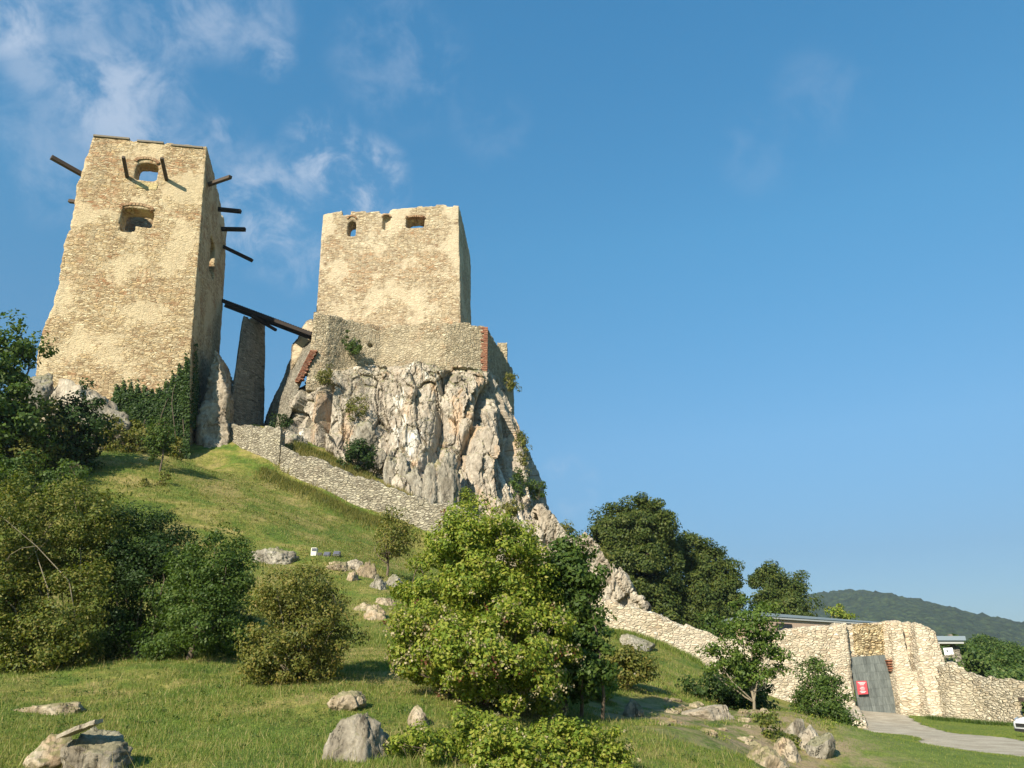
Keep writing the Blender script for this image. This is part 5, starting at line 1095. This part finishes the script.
# ------------------------------------------------------------------ grass
def grassfield(name, x0, x1, y0, y1, n, h, w, mat, seed, label, keep=lambda x, y: np.ones(len(x), bool), lean=.4):
    r = rng_(seed); X = r.uniform(x0, x1, n); Y = y0 + (y1 - y0) * r.uniform(0, 1, n) ** 1.25; ok = (np.abs(X / Y) < .82) & (pathmask(X, Y) > .05) & keep(X, Y); X, Y = X[ok], Y[ok]
    den = fbm(np.c_[X * .5, Y * .5, X * 0], 3, 71); ok = r.uniform(0, 1, len(X)) < (.65 + den * .9); X, Y = X[ok], Y[ok]
    hh = h * (1 + .6 * fbm(np.c_[X * 1.1, Y * 1.1, X * 0], 2, 3)); V, F = tufts(name, X, Y, hh, w * (.6 + Y / y1 * .8), mat, r, lean)
    o = npmesh(name, V, F, M[mat]); tag(o, label, 'grass', kind='stuff')
notlawn = lambda x, y: (lawnf(x, y) < .5) & ((earthf(x, y) < .45) | (vnoise(np.c_[x * 1.6, y * 1.6, x * 0], 5) > .25))
grassfield('grass', -13, 11, 10, 26, 380000, .06, .007, 'grass', 200, 'green meadow grass in the foreground', notlawn)
grassfield('grass', -38, 12, 24, 56, 330000, .10, .013, 'grass', 201, 'grass covering the castle slope', notlawn)
grassfield('dry_grass', -30, 11, 10, 56, 90000, .11, .008, 'dry', 202, 'dry yellow grass stems mixed into the slope', notlawn, .5)
grassfield('lawn_grass', 6, 26, 15, 50, 300000, .035, .009, 'grass', 203, 'short mown lawn grass before the gate', lambda x, y: lawnf(x, y) > .3)
def strip(name, pts, n, h, w, mat, seed, label, spread=.8):
    r = rng_(seed); P_ = np.array([P(*q) for q in pts]); k = r.integers(0, len(P_) - 1, n); t = r.uniform(0, 1, n)[:, None]; q = P_[k] * (1 - t) + P_[k + 1] * t
    X = q[:, 0] + r.normal(size=n) * spread * .3; Y = q[:, 1] - np.abs(r.normal(size=n)) * spread; V, F = tufts(name, X, Y, h, w, mat, r, .35); o = npmesh(name, V, F, M[mat]); tag(o, label, 'grass', kind='stuff')
strip('tall_grass', ((262, 478, 54.8), (300, 492, 53.9), (350, 514, 52.6), (385, 530, 52)), 7000, .28, .02, 'leaf_olive', 210, 'tall rank grass along the foot of the grey wall')
strip('bank_grass', ((288, 447, 57.2), (330, 462, 56.8), (370, 480, 56.2), (410, 498, 55.4)), 12000, .45, .03, 'dry', 211, 'long dry grass on the bank behind the grey wall', 1.0)
strip('bank_weeds', ((296, 447, 57.8), (330, 458, 57.6), (370, 474, 57.0)), 9000, .45, .04, 'leaf_olive', 212, 'green weeds on the bank behind the grey wall', .9)
strip('wall_weeds', ((926, 722, 46.3), (968, 724, 44.8), (1024, 728, 41.2)), 2600, .22, .02, 'leaf_mid', 213, 'weeds along the foot of the low wall', .25)
strip('wall_foot_grass', ((600, 638, 47.2), (650, 648, 47), (700, 667, 47.3)), 5000, .3, .02, 'grass', 214, 'longer grass along the foot of the bright wall', .5)

# weeds dotted over the slope
def weeds(name, x0, x1, y0, y1, n, mat, seed, label, hgt=.22, lf=.055):
    r = rng_(seed); X = r.uniform(x0, x1, n); Y = r.uniform(y0, y1, n); ok = notlawn(X, Y) & (fbm(np.c_[X * .35, Y * .35, X * 0], 3, 19) > -.05); X, Y = X[ok], Y[ok]; Z = gz(X, Y)
    k = np.repeat(np.arange(len(X)), 16); hh = hgt * r.uniform(.4, 1.4, len(X)); q = r.normal(size=(len(k), 3)) * np.array([.55, .55, .4]) * hh[k][:, None]; C = np.c_[X, Y, Z][k] + q; C[:, 2] = Z[k] + np.abs(q[:, 2]) + .03
    nn = r.normal(size=C.shape) * .6 + [0, -.2, .8]; nn /= np.linalg.norm(nn, axis=1)[:, None]; V, F = leafquads(C, nn, lf, r, .5); tag(npmesh(name, V, F, M[mat]), label, 'weeds', kind='stuff')
weeds('weeds', -14, 9, 11, 26, 1500, 'leaf_mid', 301, 'small leafy weeds dotted through the foreground grass', .12, .045)
weeds('weeds', -34, 10, 26, 53, 2200, 'leaf_olive', 302, 'coarse weeds dotted over the castle slope', .22, .09)
weeds('knoll_weeds', 3, 9, 17, 25, 260, 'leaf_lime', 303, 'bright weeds between the stones of the knoll', .14, .05)
grassfield('dry_stalks', -34, 10, 11, 54, 16000, .24, .006, 'dry', 304, 'taller dry stalks standing in the slope grass', notlawn, .3)

# ------------------------------------------------------------------ summer haze
bm = bmesh.new(); ex = max(abs(ax[0]), ax[-1], abs(ay[0]), ay[-1]) + 60; box(bm, (0, 0, 90), (2 * ex, 2 * ex, 230))
hz = bmobj('haze', bm, None); hm = bpy.data.materials.new('haze_air'); hm.use_nodes = True; hn = hm.node_tree; hn.nodes.clear()
pv = N(hn, 'ShaderNodeVolumePrincipled', {'Color': (.78, .88, 1.0, 1), 'Density': .00014, 'Anisotropy': .2}); N(hn, 'ShaderNodeOutputMaterial', {'Volume': pv.outputs[0]})
hz.data.materials.append(hm); tag(hz, kind='stuff', label='pale summer haze over the distant hill', cat='haze')
S.cycles.volume_bounces = 0
